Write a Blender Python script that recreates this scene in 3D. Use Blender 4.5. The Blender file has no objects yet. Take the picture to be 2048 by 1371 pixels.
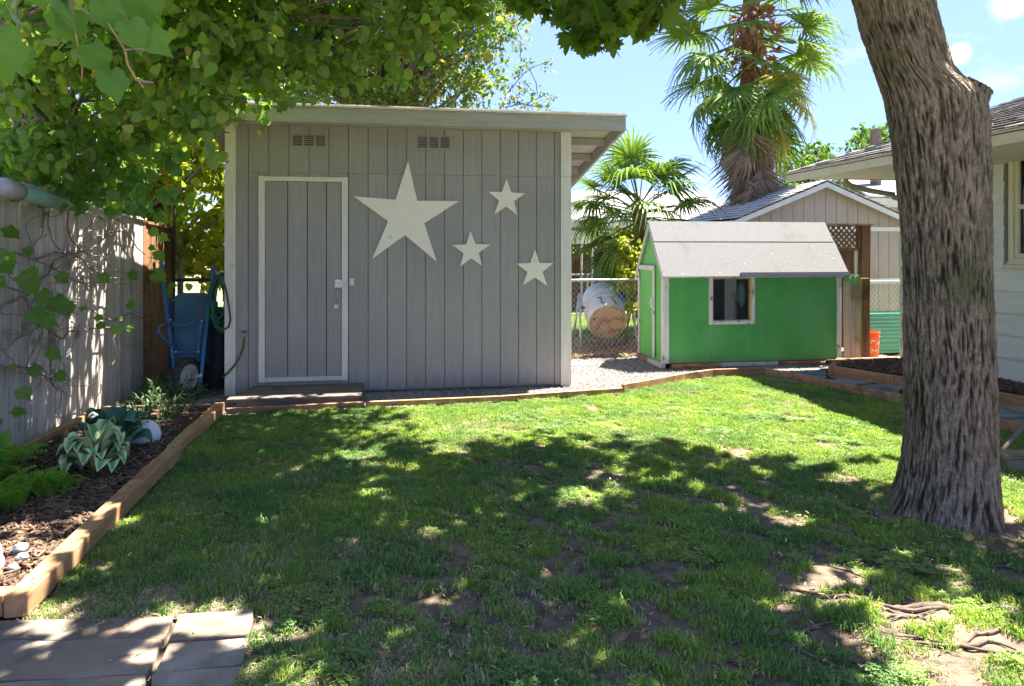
import bpy, bmesh, math, random
import numpy as np
from mathutils import Vector, Matrix, Quaternion, noise
R = math.radians
rng = np.random.default_rng(7); random.seed(7)
S = bpy.context.scene; C = S.collection

# ---------------------------------------------------------------- camera, light, exposure
CAM_H = 1.5; YAW = 9.09; FPX = 1400.0
cam = bpy.data.objects.new('camera', bpy.data.cameras.new('camera')); C.objects.link(cam); S.camera = cam
cam.location = (0, 0, CAM_H); cam.rotation_euler = (R(90), 0, R(-YAW))
cam.data.sensor_width = 36; cam.data.lens = FPX/2048*36; cam.data.shift_y = -(685.5-500)/2048
cam.data.clip_start = .05; cam.data.clip_end = 600
_r = Vector((math.cos(R(YAW)), -math.sin(R(YAW)), 0)); _f = Vector((math.sin(R(YAW)), math.cos(R(YAW)), 0))
SUN = Vector((.40, .13, 1.0)).normalized()
sun = bpy.data.objects.new('sun', bpy.data.lights.new('sun', 'SUN')); C.objects.link(sun)
sun.data.energy = 3.3; sun.data.angle = R(.5); sun.data.color = (1, .955, .87)
sun.rotation_euler = SUN.to_track_quat('Z', 'Y').to_euler()
W = bpy.data.worlds.new('World'); S.world = W; W.use_nodes = True
wn, wl = W.node_tree.nodes, W.node_tree.links; wn.clear()
wo = wn.new('ShaderNodeOutputWorld'); wb = wn.new('ShaderNodeBackground'); sk = wn.new('ShaderNodeTexSky')
sk.sky_type = 'NISHITA'; sk.sun_disc = False; sk.sun_elevation = math.asin(SUN.z); sk.sun_rotation = math.atan2(SUN.x, SUN.y)
sk.air_density = .85; sk.dust_density = .1; sk.ozone_density = 5.5; sk.altitude = 100
wb.inputs['Strength'].default_value = .073
tc = wn.new('ShaderNodeTexCoord'); mp = wn.new('ShaderNodeMapping'); mp.inputs['Scale'].default_value = (1, 1, 2.2)
nz = wn.new('ShaderNodeTexNoise'); nz.inputs['Scale'].default_value = 3.1; nz.inputs['Detail'].default_value = 7; nz.inputs['Roughness'].default_value = .55
rp = wn.new('ShaderNodeValToRGB'); rp.color_ramp.elements[0].position = .60; rp.color_ramp.elements[1].position = .80
mx = wn.new('ShaderNodeMix'); mx.data_type = 'RGBA'; mx.inputs['B'].default_value = (2.9, 3.0, 3.1, 1)
wl.new(tc.outputs['Generated'], mp.inputs['Vector']); wl.new(mp.outputs[0], nz.inputs['Vector']); wl.new(nz.outputs['Fac'], rp.inputs[0])
cm_ = rp.outputs[0]
for (cx_, cy_, cr_) in ((1912, 112, .015), (2018, 12, .022)):   # small fair weather clouds
    d_ = (_f*FPX+_r*(cx_-1024)+Vector((0, 0, 500-cy_))).normalized()
    vs_ = wn.new('ShaderNodeVectorMath'); vs_.operation = 'NORMALIZE'; wl.new(tc.outputs['Generated'], vs_.inputs[0]); vd_ = wn.new('ShaderNodeVectorMath'); vd_.operation = 'DISTANCE'; vd_.inputs[1].default_value = d_; wl.new(vs_.outputs[0], vd_.inputs[0])
    n2_ = wn.new('ShaderNodeTexNoise'); n2_.inputs['Scale'].default_value = 28; n2_.inputs['Detail'].default_value = 6; wl.new(tc.outputs['Generated'], n2_.inputs['Vector'])
    ma_ = wn.new('ShaderNodeMath'); ma_.operation = 'MULTIPLY_ADD'; ma_.inputs[1].default_value = -cr_*1.6; wl.new(n2_.outputs['Fac'], ma_.inputs[0]); wl.new(vd_.outputs['Value'], ma_.inputs[2])
    mr_ = wn.new('ShaderNodeMapRange'); mr_.interpolation_type = 'SMOOTHSTEP'; mr_.inputs[1].default_value = cr_*.35; mr_.inputs[2].default_value = -cr_*.45; mr_.inputs[3].default_value = 0; mr_.inputs[4].default_value = .8; wl.new(ma_.outputs[0], mr_.inputs[0])
    mm_ = wn.new('ShaderNodeMath'); mm_.operation = 'MAXIMUM'; wl.new(cm_, mm_.inputs[0]); wl.new(mr_.outputs[0], mm_.inputs[1]); cm_ = mm_.outputs[0]
wl.new(cm_, mx.inputs['Factor']); gs = wn.new('ShaderNodeSeparateColor'); gc_ = wn.new('ShaderNodeCombineColor'); wl.new(sk.outputs[0], gs.inputs[0])
for i_, k_ in enumerate((.775, .975, 1.66)):   # softened contrast between horizon and zenith: sky colour lifted overhead to add fill light
    pw_ = wn.new('ShaderNodeMath'); pw_.operation = 'POWER'; pw_.inputs[1].default_value = .35; mk_ = wn.new('ShaderNodeMath'); mk_.operation = 'MULTIPLY'; mk_.inputs[1].default_value = k_
    wl.new(gs.outputs[i_], pw_.inputs[0]); wl.new(pw_.outputs[0], mk_.inputs[0]); wl.new(mk_.outputs[0], gc_.inputs[i_])
wl.new(gc_.outputs[0], mx.inputs['A']); wl.new(mx.outputs['Result'], wb.inputs[0]); wl.new(wb.outputs[0], wo.inputs[0])
S.view_settings.view_transform = 'Standard'; S.view_settings.look = 'None'; S.view_settings.gamma = 1
S.view_settings.use_curve_mapping = False; S.view_settings.exposure = 3.12
S.render.engine = 'CYCLES'; S.cycles.max_bounces = 8; S.cycles.diffuse_bounces = 4; S.cycles.transmission_bounces = 6
S.cycles.transparent_max_bounces = 8; S.cycles.use_denoising = True; S.cycles.sample_clamp_indirect = 6

# ---------------------------------------------------------------- measuring: a sight line cut by a plane of the place
def P(px, py, X=None, Y=None, Z=None, D=None):
    d = _f*FPX + _r*(px-1024) + Vector((0, 0, 500-py))
    if X is not None: t = X/d.x
    elif Y is not None: t = Y/d.y
    elif Z is not None: t = (Z-CAM_H)/d.z
    else: t = D/FPX
    return Vector((0, 0, CAM_H)) + d*t
def G(px, py, z=0): return P(px, py, Z=z)
def proj(p):
    p = np.asarray(p, float).reshape(-1, 3); q = p-np.array([0, 0, CAM_H]); z = q@np.array(_f)
    zz = np.where(np.abs(z) < 1e-6, 1e-6, z)
    return 1024+FPX*(q@np.array(_r))/zz, 500-FPX*q[:, 2]/zz, z

# ---------------------------------------------------------------- things, parts
OFF = {}
def tag(o, label=None, cat=None, group=None, kind=None):
    if label: o['label'] = label
    if cat: o['category'] = cat
    if group: o['group'] = group
    if kind: o['kind'] = kind
    return o
def thing(name, label, cat, loc=(0, 0, 0), group=None):
    o = bpy.data.objects.new(name, None); C.objects.link(o); o.location = loc; o.empty_display_size = .1
    OFF[o] = Vector(loc); return tag(o, label, cat, group)
def link(me, name, parent=None, loc=None):
    o = bpy.data.objects.new(name, me); C.objects.link(o)
    if parent is not None: o.parent = parent; OFF[o] = OFF[parent]
    else: o.location = loc if loc is not None else (0, 0, 0); OFF[o] = Vector(o.location)
    return o
def inst(me, name, parent, M):
    o = bpy.data.objects.new(name, me); C.objects.link(o)
    if parent is not None: o.parent = parent; OFF[o] = OFF[parent]; o.matrix_local = Matrix.Translation(-OFF[parent]) @ M
    else: o.matrix_local = M; OFF[o] = M.to_translation()
    return o
class MB:
    def __init__(s): s.v = []; s.f = []; s.m = []; s.cm = 0
    def add(s, vs, fs):
        b = len(s.v); s.v += [Vector(v) for v in vs]; s.f += [tuple(b+i for i in f) for f in fs]; s.m += [s.cm]*len(fs); return s
    def box(s, x0, x1, y0, y1, z0, z1):
        vs = [(x, y, z) for z in (z0, z1) for y in (y0, y1) for x in (x0, x1)]
        return s.add(vs, [(0, 2, 3, 1), (4, 5, 7, 6), (0, 1, 5, 4), (2, 6, 7, 3), (0, 4, 6, 2), (1, 3, 7, 5)])
    def hexa(s, a): # 8 points: bottom 4 ccw, top 4 ccw
        return s.add(a, [(3, 2, 1, 0), (4, 5, 6, 7), (0, 1, 5, 4), (1, 2, 6, 5), (2, 3, 7, 6), (3, 0, 4, 7)])
    def prism(s, poly, ext):
        n = len(poly); e = Vector(ext); vs = [Vector(p) for p in poly]+[Vector(p)+e for p in poly]
        fs = [tuple(range(n))[::-1], tuple(range(n, 2*n))]+[(i, (i+1) % n, (i+1) % n+n, i+n) for i in range(n)]
        nrm = sum(((vs[i]-vs[0]).cross(vs[i+1]-vs[0]) for i in range(1, n-1)), Vector())
        if nrm.dot(e) < 0: fs = [f[::-1] for f in fs]
        return s.add(vs, fs)
    def beam(s, p, q, w, h, up=(0, 0, 1)):
        p, q = Vector(p), Vector(q); d = (q-p).normalized(); u = Vector(up)
        x = d.cross(u).normalized(); u = x.cross(d).normalized(); x *= w/2; u *= h/2
        return s.hexa([p-x-u, p+x-u, q+x-u, q-x-u, p-x+u, p+x+u, q+x+u, q-x+u])
    def tube(s, pts, r, n=8, cap=True):
        pts = [Vector(p) for p in pts]; k = len(pts); rs = r if isinstance(r, (list, tuple)) else [r]*k
        vs = []; fs = []; pr = None
        for i, p in enumerate(pts):
            t = (pts[min(i+1, k-1)]-pts[max(i-1, 0)]).normalized()
            if pr is None: a = t.orthogonal().normalized()
            else:
                a = pr-t*pr.dot(t); a = a.normalized() if a.length > 1e-6 else t.orthogonal().normalized()
            pr = a; b = t.cross(a)
            vs += [p+(a*math.cos(2*math.pi*j/n)+b*math.sin(2*math.pi*j/n))*rs[i] for j in range(n)]
        for i in range(k-1):
            fs += [(i*n+j, i*n+(j+1) % n, (i+1)*n+(j+1) % n, (i+1)*n+j) for j in range(n)]
        if cap: fs += [tuple(range(n))[::-1], tuple((k-1)*n+j for j in range(n))]
        return s.add(vs, fs)
    def lathe(s, prof, c, ax=(0, 0, 1), n=20, squash=1):
        ax = Vector(ax).normalized(); a = ax.orthogonal().normalized(); b = ax.cross(a); c = Vector(c); vs = []; fs = []
        for r_, h in prof: vs += [c+ax*h+(a*math.cos(2*math.pi*j/n)+b*math.sin(2*math.pi*j/n)*squash)*r_ for j in range(n)]
        for i in range(len(prof)-1): fs += [(i*n+j, i*n+(j+1) % n, (i+1)*n+(j+1) % n, (i+1)*n+j) for j in range(n)]
        return s.add(vs, fs)
    def mesh(s, name, mats, off=Vector(), smooth=False):
        me = bpy.data.meshes.new(name); me.from_pydata([v-off for v in s.v], [], s.f)
        for m in (mats if isinstance(mats, (list, tuple)) else [mats]): me.materials.append(m)
        if len(me.materials) > 1: me.polygons.foreach_set('material_index', s.m)
        if smooth: me.polygons.foreach_set('use_smooth', [True]*len(me.polygons))
        me.update(); return me
    def build(s, name, mats, parent=None, smooth=False, bevel=0, label=None, kind=None):
        if parent is not None: off = OFF[parent]
        else:
            lo = [min(v[i] for v in s.v) for i in range(3)]; hi = [max(v[i] for v in s.v) for i in range(3)]
            off = Vector(((lo[0]+hi[0])/2, (lo[1]+hi[1])/2, lo[2]))
        o = link(s.mesh(name, mats, off, smooth), name, parent, off)
        if bevel:
            b = o.modifiers.new('b', 'BEVEL'); b.width = bevel; b.segments = 2; b.limit_method = 'ANGLE'; b.angle_limit = R(40)
        if label: o['label'] = label
        if kind: o['kind'] = kind
        return o
def template_mesh(name, tv, tf, pos, ax, nrm, size, mat, off=Vector(), wid=None):
    """many copies of a small triangle template (leaf) as one mesh"""
    tv = np.asarray(tv, float); tf = np.asarray(tf, int); pos = np.asarray(pos, float)-np.array(off); N = len(pos)
    y = ax/np.linalg.norm(ax, axis=1, keepdims=True); x = np.cross(y, nrm); x /= np.linalg.norm(x, axis=1, keepdims=True)+1e-9
    z = np.cross(x, y); size = np.broadcast_to(size, N)[:, None, None]
    w = 1 if wid is None else np.broadcast_to(wid, N)[:, None, None]
    V = pos[:, None]+size*(tv[None, :, 0:1]*x[:, None]*w+tv[None, :, 1:2]*y[:, None]+tv[None, :, 2:3]*z[:, None])
    F = tf[None]+(np.arange(N)*len(tv))[:, None, None]
    return np_mesh(name, V.reshape(-1, 3), F.reshape(-1, 3), mat)
def np_mesh(name, V, F, mat, smooth=False):
    me = bpy.data.meshes.new(name); k = F.shape[1]
    me.vertices.add(len(V)); me.vertices.foreach_set('co', V.astype(np.float32).ravel())
    me.loops.add(F.size); me.loops.foreach_set('vertex_index', F.astype(np.int32).ravel())
    me.polygons.add(len(F)); me.polygons.foreach_set('loop_start', np.arange(0, F.size, k, dtype=np.int32))
    me.polygons.foreach_set('loop_total', np.full(len(F), k, dtype=np.int32))
    if smooth: me.polygons.foreach_set('use_smooth', np.ones(len(F), bool))
    me.materials.append(mat); me.update(calc_edges=True); return me
def vnoise(x, y, s, seed=0):
    x = np.asarray(x, float)/s; y = np.asarray(y, float)/s; t = np.random.default_rng(seed).random((64, 64))
    i, j = np.floor(x).astype(int), np.floor(y).astype(int); u, v = x-i, y-j; u = u*u*(3-2*u); v = v*v*(3-2*v); g = lambda a, b: t[a % 64, b % 64]
    return (g(i, j)*(1-u)+g(i+1, j)*u)*(1-v)+(g(i, j+1)*(1-u)+g(i+1, j+1)*u)*v
def inpoly(x, y, poly):
    c = np.zeros(len(x), bool); n = len(poly)
    for i in range(n):
        x1, y1 = poly[i][0], poly[i][1]; x2, y2 = poly[(i+1) % n][0], poly[(i+1) % n][1]
        if y1 == y2: continue
        c ^= ((y1 > y) != (y2 > y)) & (x < (x2-x1)*(y-y1)/(y2-y1)+x1)
    return c
def rpoly(poly, n):
    a = np.array([[p[0], p[1]] for p in poly]); lo, hi = a.min(0), a.max(0); out = np.zeros((0, 2))
    while len(out) < n:
        q = lo+rng.random((n*2, 2))*(hi-lo); out = np.vstack([out, q[inpoly(q[:, 0], q[:, 1], a)]])
    return out[:n]

# ---------------------------------------------------------------- materials
def mat(name, c1, c2=None, scale=(1, 1, 1), ns=6, detail=5, rough=.8, bump=.25, bd=.004, rnd=0., hue=0., c3=None, s3=2., t3=(.55, .7), metal=0., lo=.35, hi=.65, spec=.3, fs=None, fb=0., coat=0):
    m = bpy.data.materials.new(name); m.use_nodes = True; n, l = m.node_tree.nodes, m.node_tree.links
    b = n['Principled BSDF']; b.inputs['Roughness'].default_value = rough; b.inputs['Metallic'].default_value = metal
    b.inputs['Specular IOR Level'].default_value = spec
    if coat: b.inputs['Coat Weight'].default_value = coat
    g = n.new('ShaderNodeNewGeometry'); oi = n.new('ShaderNodeObjectInfo')
    va = n.new('ShaderNodeVectorMath'); va.operation = 'MULTIPLY_ADD'; va.inputs[1].default_value = scale
    l.new(g.outputs['Position'], va.inputs[0])
    vr = n.new('ShaderNodeVectorMath'); vr.operation = 'SCALE'; vr.inputs[0].default_value = (13, 7, 5)
    l.new(oi.outputs['Random'], vr.inputs['Scale']); l.new(vr.outputs[0], va.inputs[2])
    t = n.new('ShaderNodeTexNoise'); t.inputs['Scale'].default_value = ns; t.inputs['Detail'].default_value = detail; t.inputs['Roughness'].default_value = .6
    l.new(va.outputs[0], t.inputs['Vector'])
    r = n.new('ShaderNodeValToRGB'); r.color_ramp.elements[0].position = lo; r.color_ramp.elements[1].position = hi
    r.color_ramp.elements[0].color = (*c1, 1); r.color_ramp.elements[1].color = (*(c2 or c1), 1); l.new(t.outputs['Fac'], r.inputs[0])
    col = r.outputs[0]
    if c3:
        t3n = n.new('ShaderNodeTexNoise'); t3n.inputs['Scale'].default_value = s3; t3n.inputs['Detail'].default_value = 5; l.new(g.outputs['Position'], t3n.inputs['Vector'])
        r3 = n.new('ShaderNodeMapRange'); r3.inputs[1].default_value = t3[0]; r3.inputs[2].default_value = t3[1]; l.new(t3n.outputs['Fac'], r3.inputs[0])
        x = n.new('ShaderNodeMix'); x.data_type = 'RGBA'; x.inputs['B'].default_value = (*c3, 1); l.new(r3.outputs[0], x.inputs['Factor']); l.new(col, x.inputs['A']); col = x.outputs['Result']
    if rnd or hue:
        h = n.new('ShaderNodeHueSaturation'); mr = n.new('ShaderNodeMapRange'); mr.inputs[3].default_value = 1-rnd; mr.inputs[4].default_value = 1+rnd
        l.new(oi.outputs['Random'], mr.inputs[0]); l.new(mr.outputs[0], h.inputs['Value'])
        if hue:
            m2 = n.new('ShaderNodeMath'); m2.operation = 'MULTIPLY'; m2.inputs[1].default_value = 7.31; l.new(oi.outputs['Random'], m2.inputs[0])
            m3 = n.new('ShaderNodeMath'); m3.operation = 'FRACT'; l.new(m2.outputs[0], m3.inputs[0])
            m4 = n.new('ShaderNodeMapRange'); m4.inputs[3].default_value = .5-hue; m4.inputs[4].default_value = .5+hue; l.new(m3.outputs[0], m4.inputs[0]); l.new(m4.outputs[0], h.inputs['Hue'])
        l.new(col, h.inputs['Color']); col = h.outputs[0]
    l.new(col, b.inputs['Base Color'])
    if bump:
        hgt = t.outputs['Fac']
        if fs:
            f = n.new('ShaderNodeTexNoise'); f.inputs['Scale'].default_value = fs; f.inputs['Detail'].default_value = 3; l.new(g.outputs['Position'], f.inputs['Vector'])
            a = n.new('ShaderNodeMath'); a.operation = 'MULTIPLY_ADD'; a.inputs[1].default_value = fb; l.new(f.outputs['Fac'], a.inputs[0]); l.new(hgt, a.inputs[2]); hgt = a.outputs[0]
        bp = n.new('ShaderNodeBump'); bp.inputs['Strength'].default_value = bump; bp.inputs['Distance'].default_value = bd
        l.new(hgt, bp.inputs['Height']); l.new(bp.outputs[0], b.inputs['Normal'])
    return m
def leafmat(name, cols, trans=.45, rough=.5, thr=None, spec=.2, vein=False, tcol=(1.25, 1.35, .45)):
    """cols: colours spread over leaves by a random number per leaf"""
    m = bpy.data.materials.new(name); m.use_nodes = True; n, l = m.node_tree.nodes, m.node_tree.links
    b = n['Principled BSDF']; b.inputs['Roughness'].default_value = rough; b.inputs['Specular IOR Level'].default_value = spec
    g = n.new('ShaderNodeNewGeometry'); oi = n.new('ShaderNodeObjectInfo')
    a = n.new('ShaderNodeMath'); a.operation = 'MULTIPLY_ADD'; a.inputs[1].default_value = 5.37; l.new(oi.outputs['Random'], a.inputs[0]); l.new(g.outputs['Random Per Island'], a.inputs[2])
    fr = n.new('ShaderNodeMath'); fr.operation = 'FRACT'; l.new(a.outputs[0], fr.inputs[0])
    r = n.new('ShaderNodeValToRGB'); e = r.color_ramp.elements
    for i, c in enumerate(cols):
        p = i/(len(cols)-1) if thr is None else thr[i]
        if i < 2: e[i].position = p; e[i].color = (*c, 1)
        else: q = e.new(p); q.color = (*c, 1)
    l.new(fr.outputs[0], r.inputs[0]); l.new(r.outputs[0], b.inputs['Base Color'])
    tr = n.new('ShaderNodeBsdfTranslucent'); vm = n.new('ShaderNodeVectorMath'); vm.operation = 'MULTIPLY'; vm.inputs[1].default_value = tcol
    l.new(r.outputs[0], vm.inputs[0]); l.new(vm.outputs[0], tr.inputs[0])
    ms = n.new('ShaderNodeMixShader'); ms.inputs[0].default_value = trans; o = n['Material Output']
    l.new(b.outputs[0], ms.inputs[1]); l.new(tr.outputs[0], ms.inputs[2]); l.new(ms.outputs[0], o.inputs[0])
    return m
V_ = (14, 14, .9)   # grain that runs upwards
M = dict(
 siding=mat('grey painted siding', (.345, .312, .295), (.395, .358, .338), V_, 3.2, 6, .62, .55, .003, .045, c3=(.335, .295, .265), s3=1.3, t3=(.45, .85), fs=26, fb=.1),
 cream=mat('cream painted trim', (.74, .66, .58), (.82, .75, .67), (6, 6, 1.2), 3, 5, .6, .3, .003, .03, c3=(.42, .39, .34), s3=5, t3=(.66, .8)),
 star=mat('cream painted star', (.93, .81, .69), (.95, .85, .74), (2, 2, 2), 4, 6, .62, .25, .002, .03, c3=(.45, .41, .33), s3=6, t3=(.68, .85)),
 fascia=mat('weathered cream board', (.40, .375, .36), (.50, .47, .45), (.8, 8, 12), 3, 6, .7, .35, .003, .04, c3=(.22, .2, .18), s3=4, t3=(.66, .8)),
 soffit=mat('white soffit board', (.55, .53, .5), (.66, .64, .6), (3, 3, 3), 3, 4, .7, .15, .002, .05),
 vent=mat('grey vent', (.085, .082, .08), (.11, .105, .1), (4, 4, 4), 5, 3, .6, .1),
 dark=mat('dark gap', (.012, .012, .012), None, bump=0),  # near-black colour that stands for shade behind boards and glass
 greyfence=mat('weathered grey fence board', (.36, .305, .26), (.62, .54, .46), (22, 22, 1.1), 2.6, 8, .85, .7, .006, .16, .012, c3=(.2, .175, .15), s3=3.5, t3=(.58, .75)),
 warmfence=mat('brown fence board', (.16, .075, .03), (.36, .19, .085), (18, 18, 1), 2.5, 7, .8, .6, .005, .16, .01, c3=(.06, .035, .02), s3=3, t3=(.55, .75)),
 picket=mat('half painted picket', (.50, .36, .25), (.66, .53, .40), (18, 18, 1), 2.5, 7, .8, .5, .004, .1, c3=(.24, .12, .06), s3=3, t3=(.5, .7)),
 cedar=mat('cedar timber', (.32, .16, .07), (.46, .26, .13), (7, 1, 7), 3, 7, .75, .4, .004, .12, .01, c3=(.20, .10, .05), s3=5, t3=(.6, .8)),
 cedarx=mat('cedar timber across', (.34, .17, .075), (.48, .28, .14), (1, 7, 7), 3, 7, .75, .4, .004, .1, .01, c3=(.2, .09, .045), s3=5, t3=(.6, .8)),
 edging=mat('stained edging board', (.27, .12, .06), (.44, .25, .15), (2, 9, 9), 3, 7, .8, .4, .004, .16, .01, c3=(.12, .055, .03), s3=3.4, t3=(.55, .72)),
 deck=mat('worn deck plank', (.11, .08, .065), (.2, .155, .125), (1, 12, 12), 3, 7, .8, .5, .004, .12, c3=(.06, .045, .035), s3=5, t3=(.55, .75)),
 stone=mat('flagstone', (.15, .115, .09), (.34, .275, .215), (1, 1, 1), 3.5, 12, .9, 1, .016, .14, .012, c3=(.30, .20, .13), s3=2.3, t3=(.48, .72), fs=60, fb=.2),
 stone2=mat('slate flagstone', (.12, .125, .13), (.25, .24, .24), (1, 1, 1), 5, 8, .75, .5, .01, .2, c3=(.08, .075, .08), s3=4, t3=(.55, .7), fs=60, fb=.2),
 soil=mat('bare lawn soil', (.075, .05, .034), (.22, .16, .11), (1, 1, 1), 14, 12, .95, 1, .03, c3=(.24, .175, .12), s3=1.6, t3=(.5, .75), fs=90, fb=.4),
 bed=mat('dark bed soil', (.035, .022, .015), (.09, .05, .03), (1, 1, 1), 20, 8, .95, .8, .01),
 gravel=mat('crushed gravel', (.16, .14, .125), (.27, .24, .215), (1, 1, 1), 45, 8, .9, .8, .01, c3=(.22, .19, .16), s3=3, t3=(.5, .8)),
 pebble=mat('gravel stone', (.18, .16, .145), (.34, .305, .28), (1, 1, 1), 30, 4, .85, .2, .002, .45),
 mulch=mat('bark chip', (.075, .042, .027), (.20, .125, .08), (1, 1, 1), 60, 4, .85, .5, .003, .6, .015),
 litter=mat('dry leaf litter', (.30, .16, .07), (.52, .38, .22), (1, 1, 1), 40, 4, .8, .2, .003, .4, .02),
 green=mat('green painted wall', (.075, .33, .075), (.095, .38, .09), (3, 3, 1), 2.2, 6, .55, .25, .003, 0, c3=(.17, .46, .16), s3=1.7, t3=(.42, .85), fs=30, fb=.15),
 green_lit=mat('lit side green paint', (.13, .48, .10), (.16, .53, .13), (3, 3, 1), 2.2, 6, .55, .2, .003),  # wall green made lighter: bounce light on the gable side painted in
 peel=mat('peeling white paint', (.60, .57, .52), (.74, .71, .67), (8, 8, 1.4), 3, 7, .7, .5, .003, .03, c3=(.26, .2, .16), s3=9, t3=(.62, .7)),
 shingle=mat('pale mineral roofing', (.125, .122, .12), (.18, .176, .172), (1, 1, 1), 75, 4, .9, .6, .004, .02, c3=(.115, .105, .092), s3=2.6, t3=(.58, .8)),
 drip=mat('slate grey strip', (.02, .022, .035), (.028, .03, .045), (4, 4, 4), 6, 4, .95, .2, spec=.05),
 oak=mat('bare window wood', (.42, .24, .10), (.55, .34, .16), (9, 9, 1), 3, 6, .6, .3),
 metal=mat('galvanised metal', (.42, .42, .42), (.58, .58, .57), (1, 1, 1), 20, 3, .38, .1, .001, 0, metal=.75),
 whitemetal=mat('white metal', (.6, .6, .58), (.68, .68, .66), (1, 1, 1), 12, 3, .5, .1),
 wire=mat('galvanised wire', (.45, .45, .44), (.62, .62, .6), (1, 1, 1), 9, 2, .45, 0, metal=.3),
 blue=mat('worn blue paint', (.025, .08, .15), (.04, .115, .20), (1, 1, 1), 5, 8, .5, .3, .003, 0, c3=(.12, .06, .03), s3=8, t3=(.58, .66)),
 bluef=mat('blue frame paint', (.03, .115, .27), (.045, .15, .34), (1, 1, 1), 5, 5, .45, .15, .002, 0, c3=(.10, .05, .03), s3=14, t3=(.68, .72)),
 rubber=mat('black rubber', (.03, .03, .03), (.06, .058, .055), (1, 1, 1), 30, 4, .8, .3),
 rim=mat('dusty rim', (.38, .34, .28), (.5, .46, .4), (1, 1, 1), 8, 4, .6, .2),
 hose=mat('green garden hose', (.012, .085, .05), (.02, .13, .075), (1, 1, 1), 12, 3, .38, .1),
 hose2=mat('short green hose', (.03, .07, .03), (.12, .22, .06), (1, 1, 1), 12, 3, .4, .1),
 brass=mat('chrome tap', (.4, .38, .34), (.6, .58, .54), (1, 1, 1), 12, 3, .3, 0, metal=.85),
 black=mat('black plastic', (.012, .012, .013), (.03, .03, .032), (1, 1, 1), 6, 6, .5, .4, .02),
 tube=mat('pale green tube', (.20, .36, .29), (.26, .43, .35), (1, 1, 1), 4, 4, .35, .1),
 greycap=mat('dirty grey cap', (.26, .25, .23), (.42, .40, .37), (1, 1, 1), 14, 6, .7, .4),
 beige=mat('beige garage siding', (.36, .30, .26), (.40, .335, .29), V_, 2, 4, .7, .3, .003, .03),
 shgrey=mat('grey roof shingle', (.25, .23, .215), (.42, .395, .37), (1, 1, 1), 16, 6, .9, .5, .004, .22, c3=(.2, .18, .165), s3=3, t3=(.5, .7), spec=.05),
 houseg=mat('pale green grey siding', (.62, .62, .56), (.68, .68, .62), (1, 1, 12), 2, 5, .65, .25, .002, .03),
 houseg2=mat('soffit paint', (.60, .57, .5), (.66, .63, .56), (2, 2, 2), 2, 5, .7, .15, .002),
 creamy=mat('yellow cream trim', (.58, .54, .38), (.66, .62, .45), (1, 1, 1), 6, 4, .55, .15, .002, .03),
 gutter=mat('cream gutter', (.56, .52, .44), (.64, .60, .52), (1, 1, 1), 5, 4, .5, .1, .002),
 tube_=mat('brown enamel tube', (.10, .075, .06), (.15, .115, .095), (1, 1, 1), 9, 4, .4, .1),
 pipe=mat('grey green downspout', (.20, .20, .165), (.25, .25, .21), (1, 1, 1), 5, 4, .5, .1, .002),
 brown=mat('dark brown stained wood', (.085, .038, .022), (.17, .08, .045), (14, 14, 1.2), 2.5, 7, .75, .5, .004, .15, .01),
 orange=mat('orange bucket plastic', (.85, .12, .025), (.9, .15, .03), (1, 1, 1), 5, 3, .4, .05),
 whitep=mat('white print', (.75, .72, .7), (.8, .78, .76), (1, 1, 1), 5, 3, .5, 0),
 teal=mat('green enamel', (.12, .36, .18), (.16, .42, .22), (1, 1, 1), 5, 3, .4, .05),
 tealb=mat('blue enamel', (.09, .27, .42), (.12, .32, .48), (1, 1, 1), 5, 3, .4, .05),
 barrelw=mat('white barrel plastic', (.55, .54, .53), (.66, .65, .63), (1, 1, 1), 5, 5, .5, .1),
 barrelt=mat('tan barrel end', (.46, .30, .17), (.55, .37, .22), (1, 1, 1), 6, 6, .6, .25, .006, c3=(.33, .2, .11), s3=7, t3=(.52, .62)),
 bluebowl=mat('bright blue plastic', (.02, .22, .62), (.03, .26, .68), (1, 1, 1), 5, 3, .4, .05),
 bark=mat('furrowed bark', (.20, .15, .105), (.46, .36, .265), (12, 12, 7), 3.2, 9, .92, 1, .03, c3=(.13, .145, .06), s3=2.2, t3=(.50, .75), fs=60, fb=.9, lo=.3, hi=.72),
 stembark=mat('grey brown stem bark', (.10, .075, .055), (.25, .20, .155), (9, 9, 2), 3, 7, .9, .6, .006, .1),
 twig=mat('thin twig', (.14, .105, .08), (.26, .21, .165), (4, 4, 4), 6, 4, .85, .2),
 vinestem=mat('pale vine stem', (.16, .12, .09), (.33, .27, .21), (4, 4, 4), 6, 4, .85, .3),
 yvine=mat('yellow brown young stem', (.30, .17, .06), (.42, .27, .11), (4, 4, 4), 6, 4, .7, .2),
 root=mat('exposed root', (.07, .05, .036), (.19, .14, .105), (5, 5, 5), 7, 8, .85, .6, .006),
 palmfib=mat('shaggy palm fibre', (.09, .045, .022), (.26, .15, .08), (10, 10, 2), 4, 8, .9, .9, .02),
 rust=mat('rust brown bracts', (.20, .085, .035), (.42, .22, .10), (6, 6, 2), 4, 5, .8, .4, .01, .3, .01),
 whitestone=mat('white garden stone', (.33, .33, .33), (.46, .46, .47), (1, 1, 1), 12, 6, .7, .5, .01),
 globe=mat('white glass globe', (.70, .66, .70), (.78, .75, .78), (1, 1, 1), 5, 3, .6, .03),
 fan=mat('cream fan plastic', (.8, .78, .58), (.85, .83, .66), (1, 1, 1), 5, 3, .4, .05),
 curtain=mat('white blind', (.6, .6, .56), (.7, .7, .66), (1, 1, 1), 5, 3, .7, 0),
 tan=mat('tan house wall', (.26, .26, .21), (.3, .3, .25), (1, 1, 1), 5, 3, .7, .1),
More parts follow.
